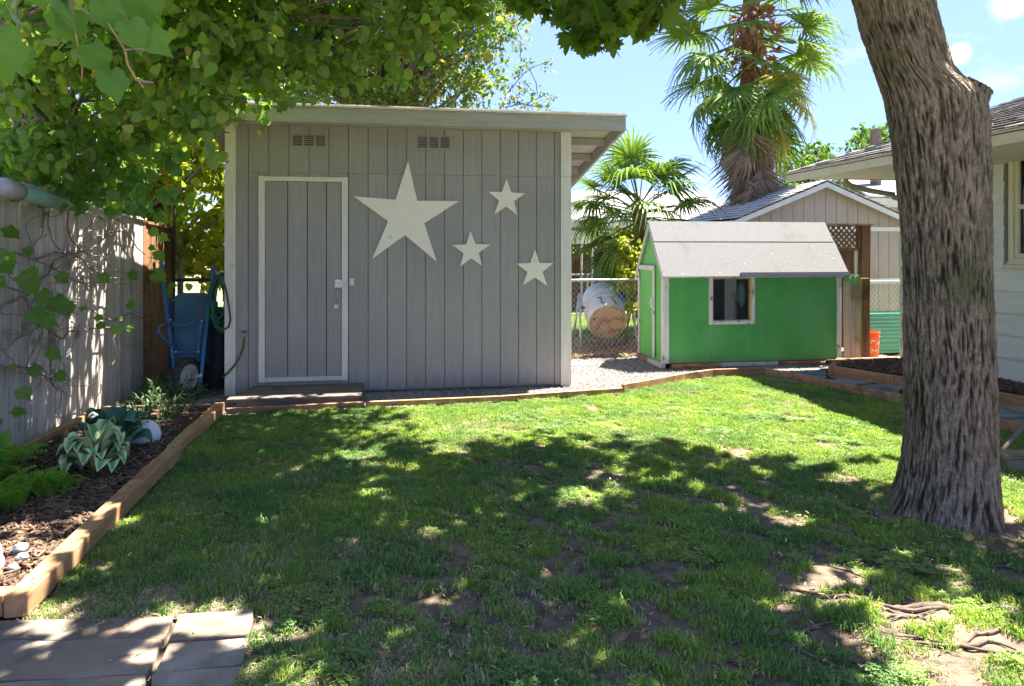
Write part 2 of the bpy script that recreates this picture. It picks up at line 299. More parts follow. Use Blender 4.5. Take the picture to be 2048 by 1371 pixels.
 shpale=mat('pale garage shingle', (.44, .40, .37), (.58, .54, .5), (1, 1, 1), 16, 6, .95, .5, .004, .12, spec=.03),
 tile=mat('far pale roof', (.24, .21, .2), (.34, .3, .29), (1, 1, 6), 6, 5, .9, .4),
 far=mat('distant ground', (.10, .12, .05), (.2, .19, .1), (1, 1, 1), .6, 8, .95, .3, .02, c3=(.30, .22, .13), s3=.5, t3=(.5, .7)),
)
def glass(name, tint=(.75, .8, .8), rough=.03, mixv=.55):
    m = bpy.data.materials.new(name); m.use_nodes = True; n, l = m.node_tree.nodes, m.node_tree.links; n.clear()
    o = n.new('ShaderNodeOutputMaterial'); g = n.new('ShaderNodeBsdfGlossy'); t = n.new('ShaderNodeBsdfTransparent'); x = n.new('ShaderNodeMixShader'); f = n.new('ShaderNodeFresnel')
    g.inputs['Roughness'].default_value = rough; t.inputs[0].default_value = (*tint, 1); f.inputs[0].default_value = 1.5
    l.new(f.outputs[0], x.inputs[0]); l.new(t.outputs[0], x.inputs[1]); l.new(g.outputs[0], x.inputs[2]); l.new(x.outputs[0], o.inputs[0]); return m
M['glass'] = glass('window glass'); M['dglass'] = mat('dark window glass', (.03, .035, .04), None, rough=.06, bump=0, spec=.8)
L = dict(
 maple=leafmat('maple leaf', [(.11, .19, .03), (.15, .25, .036), (.19, .29, .045), (.17, .22, .04)], .7),
 katsura=leafmat('round leaf', [(.15, .26, .055), (.21, .34, .065), (.28, .40, .08), (.25, .34, .15), (.42, .45, .10), (.50, .36, .14)], .62, .4, thr=[0, .35, .65, .85, .95, 1]),
 grape=leafmat('vine leaf', [(.12, .24, .05), (.16, .30, .06), (.17, .29, .10)], .55, .38),
 bright=leafmat('green yellow loose leaf', [(.06, .13, .02), (.11, .20, .03), (.20, .26, .05), (.32, .26, .07), (.38, .20, .07)], .5, .5, thr=[0, .4, .75, .92, 1]),  # the leaf's own mix of green, yellow and brown
 far=leafmat('far tree leaf', [(.045, .10, .02), (.08, .15, .03), (.13, .2, .04)], .45, .5),
 yellow=leafmat('yellow green leaf', [(.18, .24, .03), (.32, .36, .04), (.42, .38, .06)], .55, .5),
 hosta=leafmat('blue green hosta leaf', [(.06, .15, .10), (.08, .19, .125), (.09, .21, .12)], .2, .4, tcol=(1.1, 1.2, .7)),
 fern=leafmat('fern leaf', [(.15, .32, .04), (.22, .40, .05), (.30, .46, .07)], .5, .5),
 shrub=leafmat('narrow shrub leaf', [(.05, .10, .05), (.08, .15, .07), (.12, .2, .08)], .3, .4, tcol=(1.1, 1.2, .6)),
 palm=leafmat('palm leaflet', [(.08, .16, .03), (.12, .21, .04), (.20, .28, .055)], .3, .5, tcol=(1.3, 1.3, .4)),
 palmy=leafmat('yellowing palm leaflet', [(.20, .24, .04), (.38, .33, .06), (.45, .30, .09)], .35, .4),
 dead=leafmat('dead palm leaflet', [(.20, .13, .08), (.29, .20, .135), (.38, .29, .21)], .2, .7, tcol=(1.1, 1, .8)),
 grass=leafmat('grass blade', [(.12, .22, .065), (.175, .31, .08), (.25, .39, .09), (.31, .40, .12), (.48, .41, .25)], .42, .5, thr=[0, .35, .65, .9, 1]),
 dry=leafmat('dry grass blade', [(.24, .24, .11), (.43, .37, .22), (.55, .47, .31)], .3, .7, tcol=(1.1, 1.1, .7)),
)
def hosta_var():
    m = bpy.data.materials.new('variegated hosta leaf'); m.use_nodes = True; n, l = m.node_tree.nodes, m.node_tree.links; b = n['Principled BSDF']; b.inputs['Roughness'].default_value = .45
    a = n.new('ShaderNodeAttribute'); a.attribute_name = 'edge'; r = n.new('ShaderNodeValToRGB'); e = r.color_ramp.elements
    e[0].position = .35; e[0].color = (.48, .55, .28, 1); e[1].position = .75; e[1].color = (.11, .27, .08, 1)
    l.new(a.outputs['Fac'], r.inputs[0]); l.new(r.outputs[0], b.inputs['Base Color']); return m
L['hostav'] = hosta_var()
def patchy(m, s=1.6, lo=(.72, .80, .95), hi=(1.28, 1.12, .9)):
    n, l = m.node_tree.nodes, m.node_tree.links; r = next(x for x in n if x.type == 'VALTORGB'); g = n.new('ShaderNodeNewGeometry'); t = n.new('ShaderNodeTexNoise'); t.inputs['Scale'].default_value = s; t.inputs['Detail'].default_value = 4
    c = n.new('ShaderNodeValToRGB'); c.color_ramp.elements[0].position = .38; c.color_ramp.elements[1].position = .62; c.color_ramp.elements[0].color = (*lo, 1); c.color_ramp.elements[1].color = (*hi, 1)
    x = n.new('ShaderNodeVectorMath'); x.operation = 'MULTIPLY'; outs = [q.to_socket for q in r.outputs[0].links]; l.new(g.outputs['Position'], t.inputs['Vector']); l.new(t.outputs['Fac'], c.inputs[0]); l.new(r.outputs[0], x.inputs[0]); l.new(c.outputs[0], x.inputs[1])
    for o in outs: l.new(x.outputs[0], o)
patchy(L['grass'])
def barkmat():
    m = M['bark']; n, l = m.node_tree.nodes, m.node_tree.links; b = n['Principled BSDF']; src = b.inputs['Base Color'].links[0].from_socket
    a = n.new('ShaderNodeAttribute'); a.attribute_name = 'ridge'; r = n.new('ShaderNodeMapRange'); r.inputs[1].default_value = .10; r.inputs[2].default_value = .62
    x = n.new('ShaderNodeMix'); x.data_type = 'RGBA'; x.blend_type = 'MULTIPLY'; x.inputs['Factor'].default_value = 1; c = n.new('ShaderNodeValToRGB'); c.color_ramp.elements[0].color = (.16, .135, .11, 1); c.color_ramp.elements[1].color = (1.0, .98, .95, 1)  # furrows darkened in the colour: brown bark plus painted crack shade
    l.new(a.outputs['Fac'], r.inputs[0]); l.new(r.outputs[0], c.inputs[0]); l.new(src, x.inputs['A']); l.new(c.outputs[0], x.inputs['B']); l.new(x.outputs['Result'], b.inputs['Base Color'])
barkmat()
def dirt(m, z1, col, amt=.55):   # soil splashed up against the foot of a wall
    n, l = m.node_tree.nodes, m.node_tree.links; b = n['Principled BSDF']; src = b.inputs['Base Color'].links[0].from_socket
    g = n.new('ShaderNodeNewGeometry'); s_ = n.new('ShaderNodeSeparateXYZ'); l.new(g.outputs['Position'], s_.inputs[0]); t = n.new('ShaderNodeTexNoise'); t.inputs['Scale'].default_value = 11; t.inputs['Detail'].default_value = 8
    a = n.new('ShaderNodeMath'); a.operation = 'MULTIPLY_ADD'; a.inputs[1].default_value = z1*1.3; l.new(t.outputs[0], a.inputs[0]); l.new(s_.outputs['Z'], a.inputs[2])
    r = n.new('ShaderNodeMapRange'); r.inputs[1].default_value = z1*1.6; r.inputs[2].default_value = z1*.55; r.inputs[3].default_value = 0; r.inputs[4].default_value = amt; l.new(a.outputs[0], r.inputs[0])
    x = n.new('ShaderNodeMix'); x.data_type = 'RGBA'; x.inputs['B'].default_value = (*col, 1); l.new(r.outputs[0], x.inputs['Factor']); l.new(src, x.inputs['A']); l.new(x.outputs['Result'], b.inputs['Base Color'])
dirt(M['siding'], .22, (.20, .165, .13)); dirt(M['green'], .2, (.12, .16, .06)); dirt(M['green_lit'], .2, (.12, .16, .06)); dirt(M['cream'], .25, (.3, .25, .19)); dirt(M['peel'], .2, (.3, .25, .18))

# ================================================================ THE SETTING
def sheet(name, poly, z, m, label=None, kind='structure'):
    b = MB(); b.add([(p[0], p[1], z) for p in poly], [tuple(range(len(poly)))]); o = b.build(name, m)
    if o.data.polygons[0].normal.z < 0: o.data.flip_normals()
    return tag(o, label, kind=kind)
g0 = MB(); g0.box(-250, 250, -250, 250, -.4, -.03); tag(g0.build('ground', M['far']), 'distant ground beyond the yard', kind='structure')
EDG = [G(*p) for p in [(452, 826), (730, 812), (1000, 800), (1245, 783), (1370, 759), (1425, 751), (1530, 748), (1640, 771), (1805, 806), (2048, 868), (2300, 932)]]
# gravel yard strip, from the edging back to the fences
GRAV = [(-2.9, 6.6), (EDG[0].x-.1, EDG[0].y)]+[(e.x, e.y) for e in EDG[:8]]+[(6.9, 7.2), (6.9, 9.62), (-3.3, 9.62)]
gx, gy = np.meshgrid(np.linspace(-3.3, 7.2, 160), np.linspace(5.3, 9.8, 90)); gz = (vnoise(gx, gy, .35, 3)-.5)*.02+(vnoise(gx, gy, .09, 4)-.5)*.01
def grid_mesh(name, gx, gy, gz, m, keep=None, smooth=True):
    h, w = gx.shape; V = np.stack([gx, gy, gz], -1).reshape(-1, 3); i = np.arange(h*w).reshape(h, w)
    F = np.stack([i[:-1, :-1], i[:-1, 1:], i[1:, 1:], i[1:, :-1]], -1).reshape(-1, 4)
    if keep is not None:
        c = V[F].mean(1); F = F[keep(c[:, 0], c[:, 1])]
        u, inv = np.unique(F, return_inverse=True); V = V[u]; F = inv.reshape(-1, 4)
    return np_mesh(name, V, F, m, smooth)
gm = grid_mesh('gravel_path', gx, gy, gz-.012, M['gravel'], lambda x, y: inpoly(x, y, GRAV))
tag(link(gm, 'gravel_path'), 'strip of crushed gravel round the sheds', kind='structure')
# lawn soil, uneven
LAWN = [(e.x, e.y-.03) for e in EDG]+[(7.5, .4), (-2.2, .4), (-1.50, 3.1), (-1.62, 6.7)]
PATIO = [G(*p) for p in [(-260, 1236), (0, 1237), (350, 1231), (515, 1217), (490, 1330), (455, 1400), (440, 1500), (-700, 1500)]]
def lawn_z(x, y):
    near = np.clip((4.6-y)/1.6, 0, 1)*np.clip((x+.2)/1, 0, 1)
    return (vnoise(x, y, .5, 11)-.5)*.035+(vnoise(x, y, .13, 12)-.5)*.018*(1+near)+(vnoise(x, y, .05, 13)-.5)*.008
lx, ly = np.meshgrid(np.linspace(-2.2, 7.5, 280), np.linspace(.4, 8.4, 240))
lm = grid_mesh('lawn_soil', lx, ly, lawn_z(lx, ly)-.012, M['soil'], lambda x, y: inpoly(x, y, LAWN) & ~inpoly(x, y, PATIO))
tag(link(lm, 'lawn_soil'), 'bare brown soil between the grass', kind='structure')
ps = sheet('patio_bed', [(p.x, p.y) for p in PATIO], -.022, M['soil'], 'soil bed under the patio stones')
def slab(pts, zb, zt, m, parent, name='flagstone', inset=.008, seed=0):
    r2 = random.Random(seed); n = len(pts); V3 = [Vector((p[0], p[1], 0)) for p in pts]; c = sum(V3, Vector())/n; out = []
    for i in range(n):
        a, b_ = V3[i], V3[(i+1) % n]; k = max(2, int((b_-a).length/.09)); nn = Vector((-(b_-a).y, (b_-a).x, 0)).normalized()
        for j in range(k):
            q = a.lerp(b_, j/k); q = q+(c-q).normalized()*inset+nn*r2.uniform(-.006, .006); out.append((q.x, q.y, zb))
    b = MB(); b.prism(out, (0, 0, zt-zb)); return b.build(name, m, parent, bevel=.006)
for k, s in enumerate([[(-260, 1240), (0, 1240), (352, 1232), (332, 1279), (0, 1281), (-300, 1281)], [(-300, 1281), (0, 1281), (332, 1279), (300, 1348), (0, 1367), (-420, 1370)],
          [(354, 1232), (513, 1218), (502, 1273), (334, 1284)], [(334, 1285), (501, 1274), (488, 1333), (302, 1348)],
          [(-420, 1370), (0, 1367), (300, 1349), (298, 1440), (-500, 1470)], [(300, 1349), (489, 1334), (455, 1400), (440, 1480), (298, 1445)]]):
    slab([G(*p) for p in s], -.03, .006+.003*(k % 3), M['stone'], ps, seed=k)
# slate path at the right
TB = [G(1660, 748), G(1808, 789), G(1996, 807), G(2048, 812), G(2300, 850)]
TBW = [(5.13, 7.75), (TB[1].x, TB[1].y), (TB[2].x, TB[2].y)]
sp = sheet('slate_path', [(e.x, e.y+.03) for e in EDG[5:]]+[(8.2, 5.0), (5.9, 5.9), (5.12, 7.8), (4.6, 8.15), (3.9, 8.15)], -.002, M['bed'], 'dark joints between the slate path stones')
pathst = [[(1530, 757), (1640, 758), (1650, 772), (1600, 765)], [(1565, 744), (1655, 740), (1655, 757), (1560, 755)],
  [(1600, 762), (1690, 760), (1740, 768), (1670, 778)], [(1655, 752), (1700, 757), (1745, 766), (1690, 762)], [(1675, 779), (1745, 769), (1800, 777), (1800, 800)],
  [(1750, 768), (1806, 774), (1808, 780), (1800, 778)], [(1805, 782), (1900, 792), (1900, 822), (1806, 802)], [(1905, 792), (1992, 808), (1990, 838), (1905, 823)],
  [(1996, 810), (2060, 818), (2058, 834), (1996, 838)], [(1996, 841), (2060, 837), (2120, 852), (2100, 878), (2044, 864)]]
for k, s in enumerate(pathst): slab([G(*p) for p in s], -.01, .014+.004*(k % 3), M['stone2'], sp, seed=20+k)
# beds
sheet('mulch_bed', [(-2.74, 2.96), (-1.62, 3.0), (-1.70, 6.75), (-2.74, 6.75)], .035, M['bed'], 'dark mulch bed along the left fence')
RB = [(5.18, 7.78), (5.9, 6.12), (6.1, 5.7), (8.2, 4.85), (8.2, 8.0), (6.5, 8.25), (5.4, 8.25)]
sheet('mulch_bed_right', [(5.18, 7.80), (5.75, 6.75), (6.0, 6.0), (6.49, 5.3), (6.49, 8.22), (5.3, 8.22)], .085, M['bed'], 'dark bark bed under the house wall').name = 'mulch_bed'
sheet('back_yard', [(-20, 9.63), (30, 9.63), (40, 60), (-30, 60)], -.018, M['far'], 'neighbouring yards behind the fences')

# ================================================================ GREY SHED
SY = 7.61
def SX(px): return P(px, 500, Y=SY).x
def SZ(px, py): return P(px, py, Y=SY).z
X0 = SX(450); X1 = SX(1142); ZT = 2.815; SEAM = 2.31
sh = thing('garden_shed', 'grey vertical board shed with cream trim and a lean-to roof', 'shed', ((X0+X1)/2, SY+1.1, 0))
g1 = SX(496.7); pitch = .2032
gro = [SX(472)]+[g1+pitch*i for i in range(17)]+[SX(1121)]
gro = [g for g in gro if g <= SX(1121)+.001]; gro = sorted(set(gro))
dx0, dx1, dz0, dz1 = SX(518), SX(696), SZ(600, 761), SZ(600, 354)
def board(x0, x1, z0, z1, parent, name='siding_board', m=M['siding'], y=SY, t=.014, gap=.0034, bev=.0025):
    b = MB(); b.box(x0+gap, x1-gap, y, y+t, z0, z1); return b.build(name, m, parent, bevel=bev)
for i in range(len(gro)-1):
    a, c = gro[i], gro[i+1]
    board(a, c, SEAM+.0015, ZT, sh, y=SY+.002)
    segs = [(a, c)]
    if a < dx1 and c > dx0:
        segs = []
        if a < dx0: segs.append((a, dx0))
        if c > dx1: segs.append((dx1, c))
        board(max(a, dx0), min(c, dx1), dz1, SEAM, sh)
        board(max(a, dx0), min(c, dx1), .02, dz0, sh)
    for s in segs: board(s[0], s[1], .02, SEAM, sh)
b = MB(); b.box(X0+.02, X1-.02, SY+.022, SY+.05, 0, ZT); b.box(X1-.05, X1-.02, SY+.05, SY+2.3, 0, 2.42); b.box(X0+.02, X0+.05, SY+.05, SY+2.3, 0, 2.42); b.box(X0+.05, X1-.05, SY+2.27, SY+2.3, 0, 2.4)
b.build('wall', M['siding'], sh)
b = MB(); b.box(X0, SX(472), SY-.022, SY+.02, 0, SEAM); b.build('corner_trim', M['cream'], sh, bevel=.002)
b = MB(); b.box(X0+.003, SX(472), SY-.02, SY+.02, SEAM+.003, ZT); b.build('corner_trim', M['cream'], sh, bevel=.002)
b = MB(); b.box(SX(1121), X1, SY-.022, SY+.02, 0, SEAM); b.build('corner_trim', M['cream'], sh, bevel=.002)
b = MB(); b.box(SX(1121), X1-.003, SY-.02, SY+.02, SEAM+.003, ZT); b.build('corner_trim', M['cream'], sh, bevel=.002)
b = MB(); b.box(X1-.012, X1+.008, SY+.022, SY+.11, 0, 2.78); b.build('corner_trim', M['cream'], sh)
# roof: high in front, falling to the back
RX0, RX1, RY0, RY1, sl = -2.15, 2.47, 7.47, 10.0, .17
def rz(y, base=2.985): return base-sl*(y-RY0)
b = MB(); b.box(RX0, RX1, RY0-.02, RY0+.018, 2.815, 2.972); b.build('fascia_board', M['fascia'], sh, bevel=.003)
b = MB(); b.box(RX0-.01, RX1+.012, RY0-.036, RY0+.02, 2.974, 2.992); b.build('roof_edge_trim', M['cream'], sh)
b = MB(); b.prism([(RX0, RY0, rz(RY0)+.008), (RX1, RY0, rz(RY0)+.008), (RX1, RY1, rz(RY1)+.008), (RX0, RY1, rz(RY1)+.008)], (0, 0, .02)); b.build('roof_sheet', M['shgrey'], sh)
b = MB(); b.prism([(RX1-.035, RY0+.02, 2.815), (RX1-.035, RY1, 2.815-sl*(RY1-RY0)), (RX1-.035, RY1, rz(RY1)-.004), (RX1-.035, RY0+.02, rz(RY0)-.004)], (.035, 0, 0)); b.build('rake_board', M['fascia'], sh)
for k in range(6):
    ya, yb = RY0+.02+k*.42, RY0+.02+k*.42+.41; b = MB()
    b.prism([(X1-.02, ya, rz(ya)-.022), (RX1-.036, ya, rz(ya)-.022), (RX1-.036, yb, rz(yb)-.022), (X1-.02, yb, rz(yb)-.022)], (0, 0, .018)); b.build('soffit_board', M['soffit'], sh)
for y in (8.15, 8.75, 9.35, 9.8):
    b = MB(); b.box(X1+.01, RX1-.037, y, y+.04, rz(y)-.115, rz(y)-.03); b.build('rafter', M['fascia'], sh)
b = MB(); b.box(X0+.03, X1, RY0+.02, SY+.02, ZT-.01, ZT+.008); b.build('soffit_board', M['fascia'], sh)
for px0, px1, py0, py1 in ((583, 653, 269, 294), (834, 902, 273, 298)):
    a, c = P(px0, py1, Y=SY-.01), P(px1, py0, Y=SY-.01); b = MB(); w = c.x-a.x
    b.box(a.x, c.x, SY-.004, SY+.004, a.z, c.z); v = b.build('vent', M['siding'], sh)
    for k in range(3):
        xa = a.x+w*(.04+k*.33); xb = xa+w*.255; b = MB(); b.box(xa, xb, SY-.008, SY-.005, a.z+.012, c.z-.012); b.build('screen', M['vent'], v)
        b = MB(); n = 6
        for j in range(n):
            z = a.z+.018+j*(c.z-a.z-.036)/(n-1); b.add([(xa+.004, SY-.009, z-.006), (xb-.004, SY-.009, z-.006), (xb-.004, SY-.017, z-.001), (xa+.004, SY-.017, z-.001), (xa+.004, SY-.009, z+.003), (xb-.004, SY-.009, z+.003)], [(0, 1, 2, 3), (3, 2, 5, 4)])
        b.build('louver', M['siding'], v)
# door
DY = SY-.004; tw = SX(530)-SX(517.5)
dr = MB(); dr.box(dx0+.03, dx1-.03, DY+.012, DY+.03, dz0+.03, dz1-.03); door = dr.build('door', M['dark'], sh)  # black backing paints the shade in the grooves between door boards
dg = [dx0+tw, SX(575.7), SX(614.8), SX(653), dx1-tw]
for i in range(4): board(dg[i]+.001, dg[i+1]-.001, dz0+.052, dz1-.052, door, 'door_board', y=DY-.008, gap=.003)
for x0, x1, z0, z1, e in ((dx0, dx0+tw, dz0, dz1, .002), (dx1-tw, dx1, dz0, dz1, .002), (dx0+tw, dx1-tw, dz0+.004, dz0+.05, 0), (dx0+tw, dx1-tw, dz1-.05, dz1-.003, 0)):
    b = MB(); b.box(x0, x1, DY-.022-e, DY+.008, z0, z1); b.build('door_trim', M['cream'], door, bevel=.002)
for py in (382, 500, 615, 730):
    p = P(535, py, Y=DY-.02); b = MB(); b.box(p.x-.012, p.x+.012, DY-.014, DY-.009, p.z-.03, p.z+.03); b.tube([(p.x-.014, DY-.014, p.z-.03), (p.x-.014, DY-.014, p.z+.03)], .004, 6); b.build('hinge', M['siding'], door)
def q(px, py, y): return P(px, py, Y=y)
a, c = q(669, 576, DY-.03), q(686, 559, DY-.03); b = MB(); b.box(a.x, c.x, DY-.028, DY-.009, a.z, c.z); b.box(a.x+.02, c.x+.075, DY-.036, DY-.0285, (a.z+c.z)/2-.007, (a.z+c.z)/2+.007); b.build('hasp', M['metal'], door, bevel=.003)
a, c = q(699.5, 571.5, DY), q(708, 557, DY); b = MB(); b.box(a.x, c.x, SY-.03, SY-.001, a.z, c.z); b.build('latch_plate', M['cream'], door, bevel=.002)
p1, p2 = q(675, 578, DY-.03), q(675, 603, DY-.03); b = MB(); b.tube([p1+Vector((0, .02, 0)), p1+Vector((0, -.025, -.01)), (p1+p2)/2+Vector((0, -.035, 0)), p2+Vector((0, -.025, .01)), p2+Vector((0, .02, 0))], .007, 8); b.build('handle', M['metal'], door, smooth=True)
p = q(673.5, 612, DY-.03); b = MB(); b.tube([p+Vector((-.018, 0, .012)), p+Vector((-.018, 0, .04)), p+Vector((0, 0, .055)), p+Vector((.018, 0, .04)), p+Vector((.018, 0, .012))], .004, 6); b.box(p.x-.028, p.x+.022, p.y-.012, p.y+.012, p.z-.03, p.z+.012); b.build('padlock', M['metal'], door, bevel=.003)

# stars
def star(pts, label, th=.012, y=7.588):
    v = [P(px, py, Y=y) for px, py in pts]; b = MB(); c = sum(v, Vector())/len(v); n = len(v)
    F = [x.copy() for x in v]; Bk = [x+Vector((0, th, 0)) for x in v]
    b.add([c]+F, [(0, i+1, (i+1) % n+1) for i in range(n)]); b.add([c+Vector((0, th, 0))]+Bk, [(0, (i+1) % n+1, i+1) for i in range(n)])
    b.add(F+Bk, [(i, i+n, (i+1) % n+n, (i+1) % n) for i in range(n)])
    o = b.build('wooden_star', M['star']); bm = bmesh.new(); bm.from_mesh(o.data); bmesh.ops.remove_doubles(bm, verts=bm.verts, dist=1e-5); bmesh.ops.recalc_face_normals(bm, faces=bm.faces); bm.to_mesh(o.data); bm.free()
    tag(o, label, 'star', 'cream stars on the grey shed wall')
    for px, py in (pts[0],):
        s_ = P(px, py+9+12*(th > .011 and len(label) % 2), Y=y-.002); bb = MB(); bb.lathe([(.0001, -.002), (.004, -.002), (.004, .002)], s_, (0, 1, 0), 8); bb.build('screw', M['metal'], o)
star([(816, 322), (834.5, 402), (918, 402.6), (849, 447), (873.5, 524), (810, 471), (744, 518.6), (776, 443), (707, 393), (791, 400)], 'largest cream star, mounted beside the shed door')
def small(tips, k=.40):
    c = (sum(t[0] for t in tips)/5, sum(t[1] for t in tips)/5); out = []
    for i in range(5):
        a, d = tips[i], tips[(i+1) % 5]; m_ = ((a[0]+d[0])/2, (a[1]+d[1])/2); out += [a, (c[0]+(m_[0]-c[0])*.50, c[1]+(m_[1]-c[1])*.50)]
    return out
star(small([(1013, 358.5), (1050.8, 387), (1034.7, 430.6), (989, 428.7), (977, 383.7)]), 'small cream star, uppermost of the three small ones')
star(small([(941, 462.7), (981, 489.4), (964, 531.6), (920, 534.4), (904.7, 490.3)]), 'small cream star nearest the lower right point of the largest star')
star(small([(1070, 499.5), (1106.8, 526.6), (1094.4, 572), (1045.7, 571), (1033, 527.5)]), 'small cream star nearest the right corner trim of the shed')

# step at the door
st = thing('wooden_step', 'low worn plank step in front of the shed door', 'step', (-1.05, 7.25, 0))
for k in range(5):
    y0 = 6.93+k*.13; b = MB(); b.box(SX(497)-.06+.03*k, SX(729), y0, y0+.124, .075+.001*(k % 2), .1+.002*(k % 2)); b.build('plank', M['deck'], st, bevel=.003)
b = MB(); b.box(SX(497)+.02, SX(729)-.04, 6.98, 7.02, 0, .075); b.build('joist', M['deck'], st)
b = MB(); b.box(SX(497)+.12, SX(729)-.04, 7.4, 7.44, 0, .075); b.build('joist', M['edging'], st)

# tap and short hose on the shed
t_ = thing('garden_tap', 'small chrome tap with a short green hose on the left end of the shed', 'tap', P(487, 670, Y=SY))
b = MB(); p = P(488, 668, Y=SY-.04); b.tube([p+Vector((0, .06, 0)), p], .012, 10); b.tube([p+Vector((0, .01, .02)), p+Vector((0, -.005, -.03))], .014, 10); b.build('tap_body', M['brass'], t_, smooth=True)
b = MB(); b.tube([p+Vector((-.03, -.005, .025)), p+Vector((.03, -.005, .025))], .007, 8); b.build('tap_handle', M['bluef'], t_)
b = MB(); b.tube([P(488, 676, Y=SY-.04), P(487, 690, Y=SY-.045), P(481, 708, Y=SY-.05), P(470, 728, Y=SY-.06), P(456, 744, Y=SY-.07), P(445, 753, Y=SY-.04)], .011, 8); b.build('hose', M['hose2'], t_, smooth=True)

# coiled hose hanging at the shed's left side
hz = thing('garden_hose', 'dark green hose coiled and hung at the left side of the shed', 'hose', P(440, 650, Y=7.75))
r3 = random.Random(4); b = MB()
for k in range(9):
    w = r3.uniform(.05, .11); dl = r3.uniform(.38, .60); cx, cy = P(438, 560, Y=7.7).x+r3.uniform(-.035, .035), 7.72+r3.uniform(-.05, .05); zt = P(438, 553, Y=7.7).z+r3.uniform(-.03, .03); pts = []
    for j in range(21):
        a = 2*math.pi*j/20; pts.append((cx+math.sin(a)*w*(1+.2*math.cos(a)*-1), cy+.01*math.sin(3*a), zt-dl/2+math.cos(a)*dl/2))
    b.tube(pts, .0095, 7, cap=False)
pts = [P(443, 552, Y=7.55), P(452, 580, Y=7.52), P(458, 615, Y=7.5), P(461, 640, Y=7.5), P(457, 655, Y=7.5), P(447, 660, Y=7.5), P(434, 655, Y=7.52), P(425, 640, Y=7.55), P(426, 610, Y=7.58), P(434, 575, Y=7.6)]
b.tube(pts, .011, 8); b.build('hose_coil', M['hose'], hz, smooth=True)
b = MB(); p = P(440, 550, Y=7.62); b.tube([p+Vector((.08, .0, .03)), p+Vector((0, 0, .03)), p+Vector((-.03, -.02, .01)), p+Vector((-.03, -.04, .05))], .006, 6); b.build('hook', M['metal'], hz)

# ================================================================ LEFT FENCE
FX = -2.76
fe = thing('wooden_fence', 'tall weathered grey plank fence along the left bed', 'fence', (FX, 5, 0))
fe2 = thing('wooden_fence', 'brown plank fence section beside the wheelbarrow', 'fence', (FX, 8.8, 0))
def fboard(w, h, m, name):
    b = MB(); n = 3; r = random.Random(int(w*1e4+h*100)); 
    b.hexa([(0, -w/2, 0), (.018, -w/2, 0), (.018, w/2, 0), (0, w/2, 0), (0, -w/2, h), (.018, -w/2, h), (.018, w/2, h), (0, w/2, h)])
    return b.mesh(name, m)
vm = [fboard(.135, 1.83, M['greyfence'], 'board%d' % i) for i in range(2)]; vw = fboard(.135, 1.83, M['warmfence'], 'boardw')
y = .9; rr = random.Random(3)
while y < 9.2:
    g = y < 8.22; w_ = rr.uniform(.86, 1.0)
    ht = 1.0+(.045*min(1, max(0, (5.8-y)/1.5)) if g else -.035)+rr.uniform(-.004, .004)
    T = Matrix.Translation((FX-.018+rr.uniform(-.006, .006), y, .0)) @ Matrix.Rotation(rr.uniform(-.006, .006), 4, 'X') @ Matrix.Diagonal((1, w_, ht, 1))
    inst(vm[0] if g else vw, 'fence_board', fe if g else fe2, T); y += .135*w_+rr.uniform(.004, .011)
for z in (.3, 1.0, 1.6):
    b = MB(); b.box(FX-.062, FX-.026, .9, 8.2, z, z+.085); b.build('rail', M['greyfence'], fe)
b = MB(); b.beam((FX-.02, .85, 1.94), (FX-.02, 5.0, 1.935), .09, .03); b.build('cap_rail', M['greyfence'], fe, bevel=.003)
b = MB(); b.beam((FX-.02, 5.0, 1.935), (FX-.02, 8.2, 1.83), .09, .03); b.build('cap_rail', M['greyfence'], fe, bevel=.003)
b = MB(); b.beam((FX-.02, 8.24, 1.80), (FX-.02, 9.2, 1.76), .09, .03); b.build('cap_rail', M['warmfence'], fe2, bevel=.003)
for z in (.3, 1.5):
    b = MB(); b.box(FX-.062, FX-.026, 8.24, 9.2, z, z+.085); b.build('rail', M['warmfence'], fe2)
for f_, ys in ((fe, (1.2, 3.5, 5.9, 8.2)), (fe2, (9.15,))):
    for yy in ys: b = MB(); b.box(FX-.155, FX-.065, yy-.045, yy+.045, 0, 1.78); b.build('post', M['greyfence'] if f_ is fe else M['brown'], f_)
# green tube on the fence top
tb = thing('tube_lamp', 'pale green translucent tube with a grey cap on the fence top', 'lamp', (FX+.05, 5.0, 1.95))
a, c = P(5, 376, X=FX+.12), P(132, 408, X=FX+.12)
d = (c-a); b = MB(); b.tube([a+d*.18, a+d*.2, a+d*.96, c], [.05, .062, .062, .045], 16); b.build('tube', M['tube'], tb, smooth=True)
b = MB(); b.tube([a-d*.02, a, a+d*.1, a+d*.22], [.05, .072, .07, .064], 16); b.build('end_cap', M['greycap'], tb, smooth=True)
b = MB(); b.beam(a+d*.22+Vector((0, 0, .058)), c+Vector((0, 0, .052)), .075, .02); b.build('bracket', M['greycap'], tb, bevel=.003)

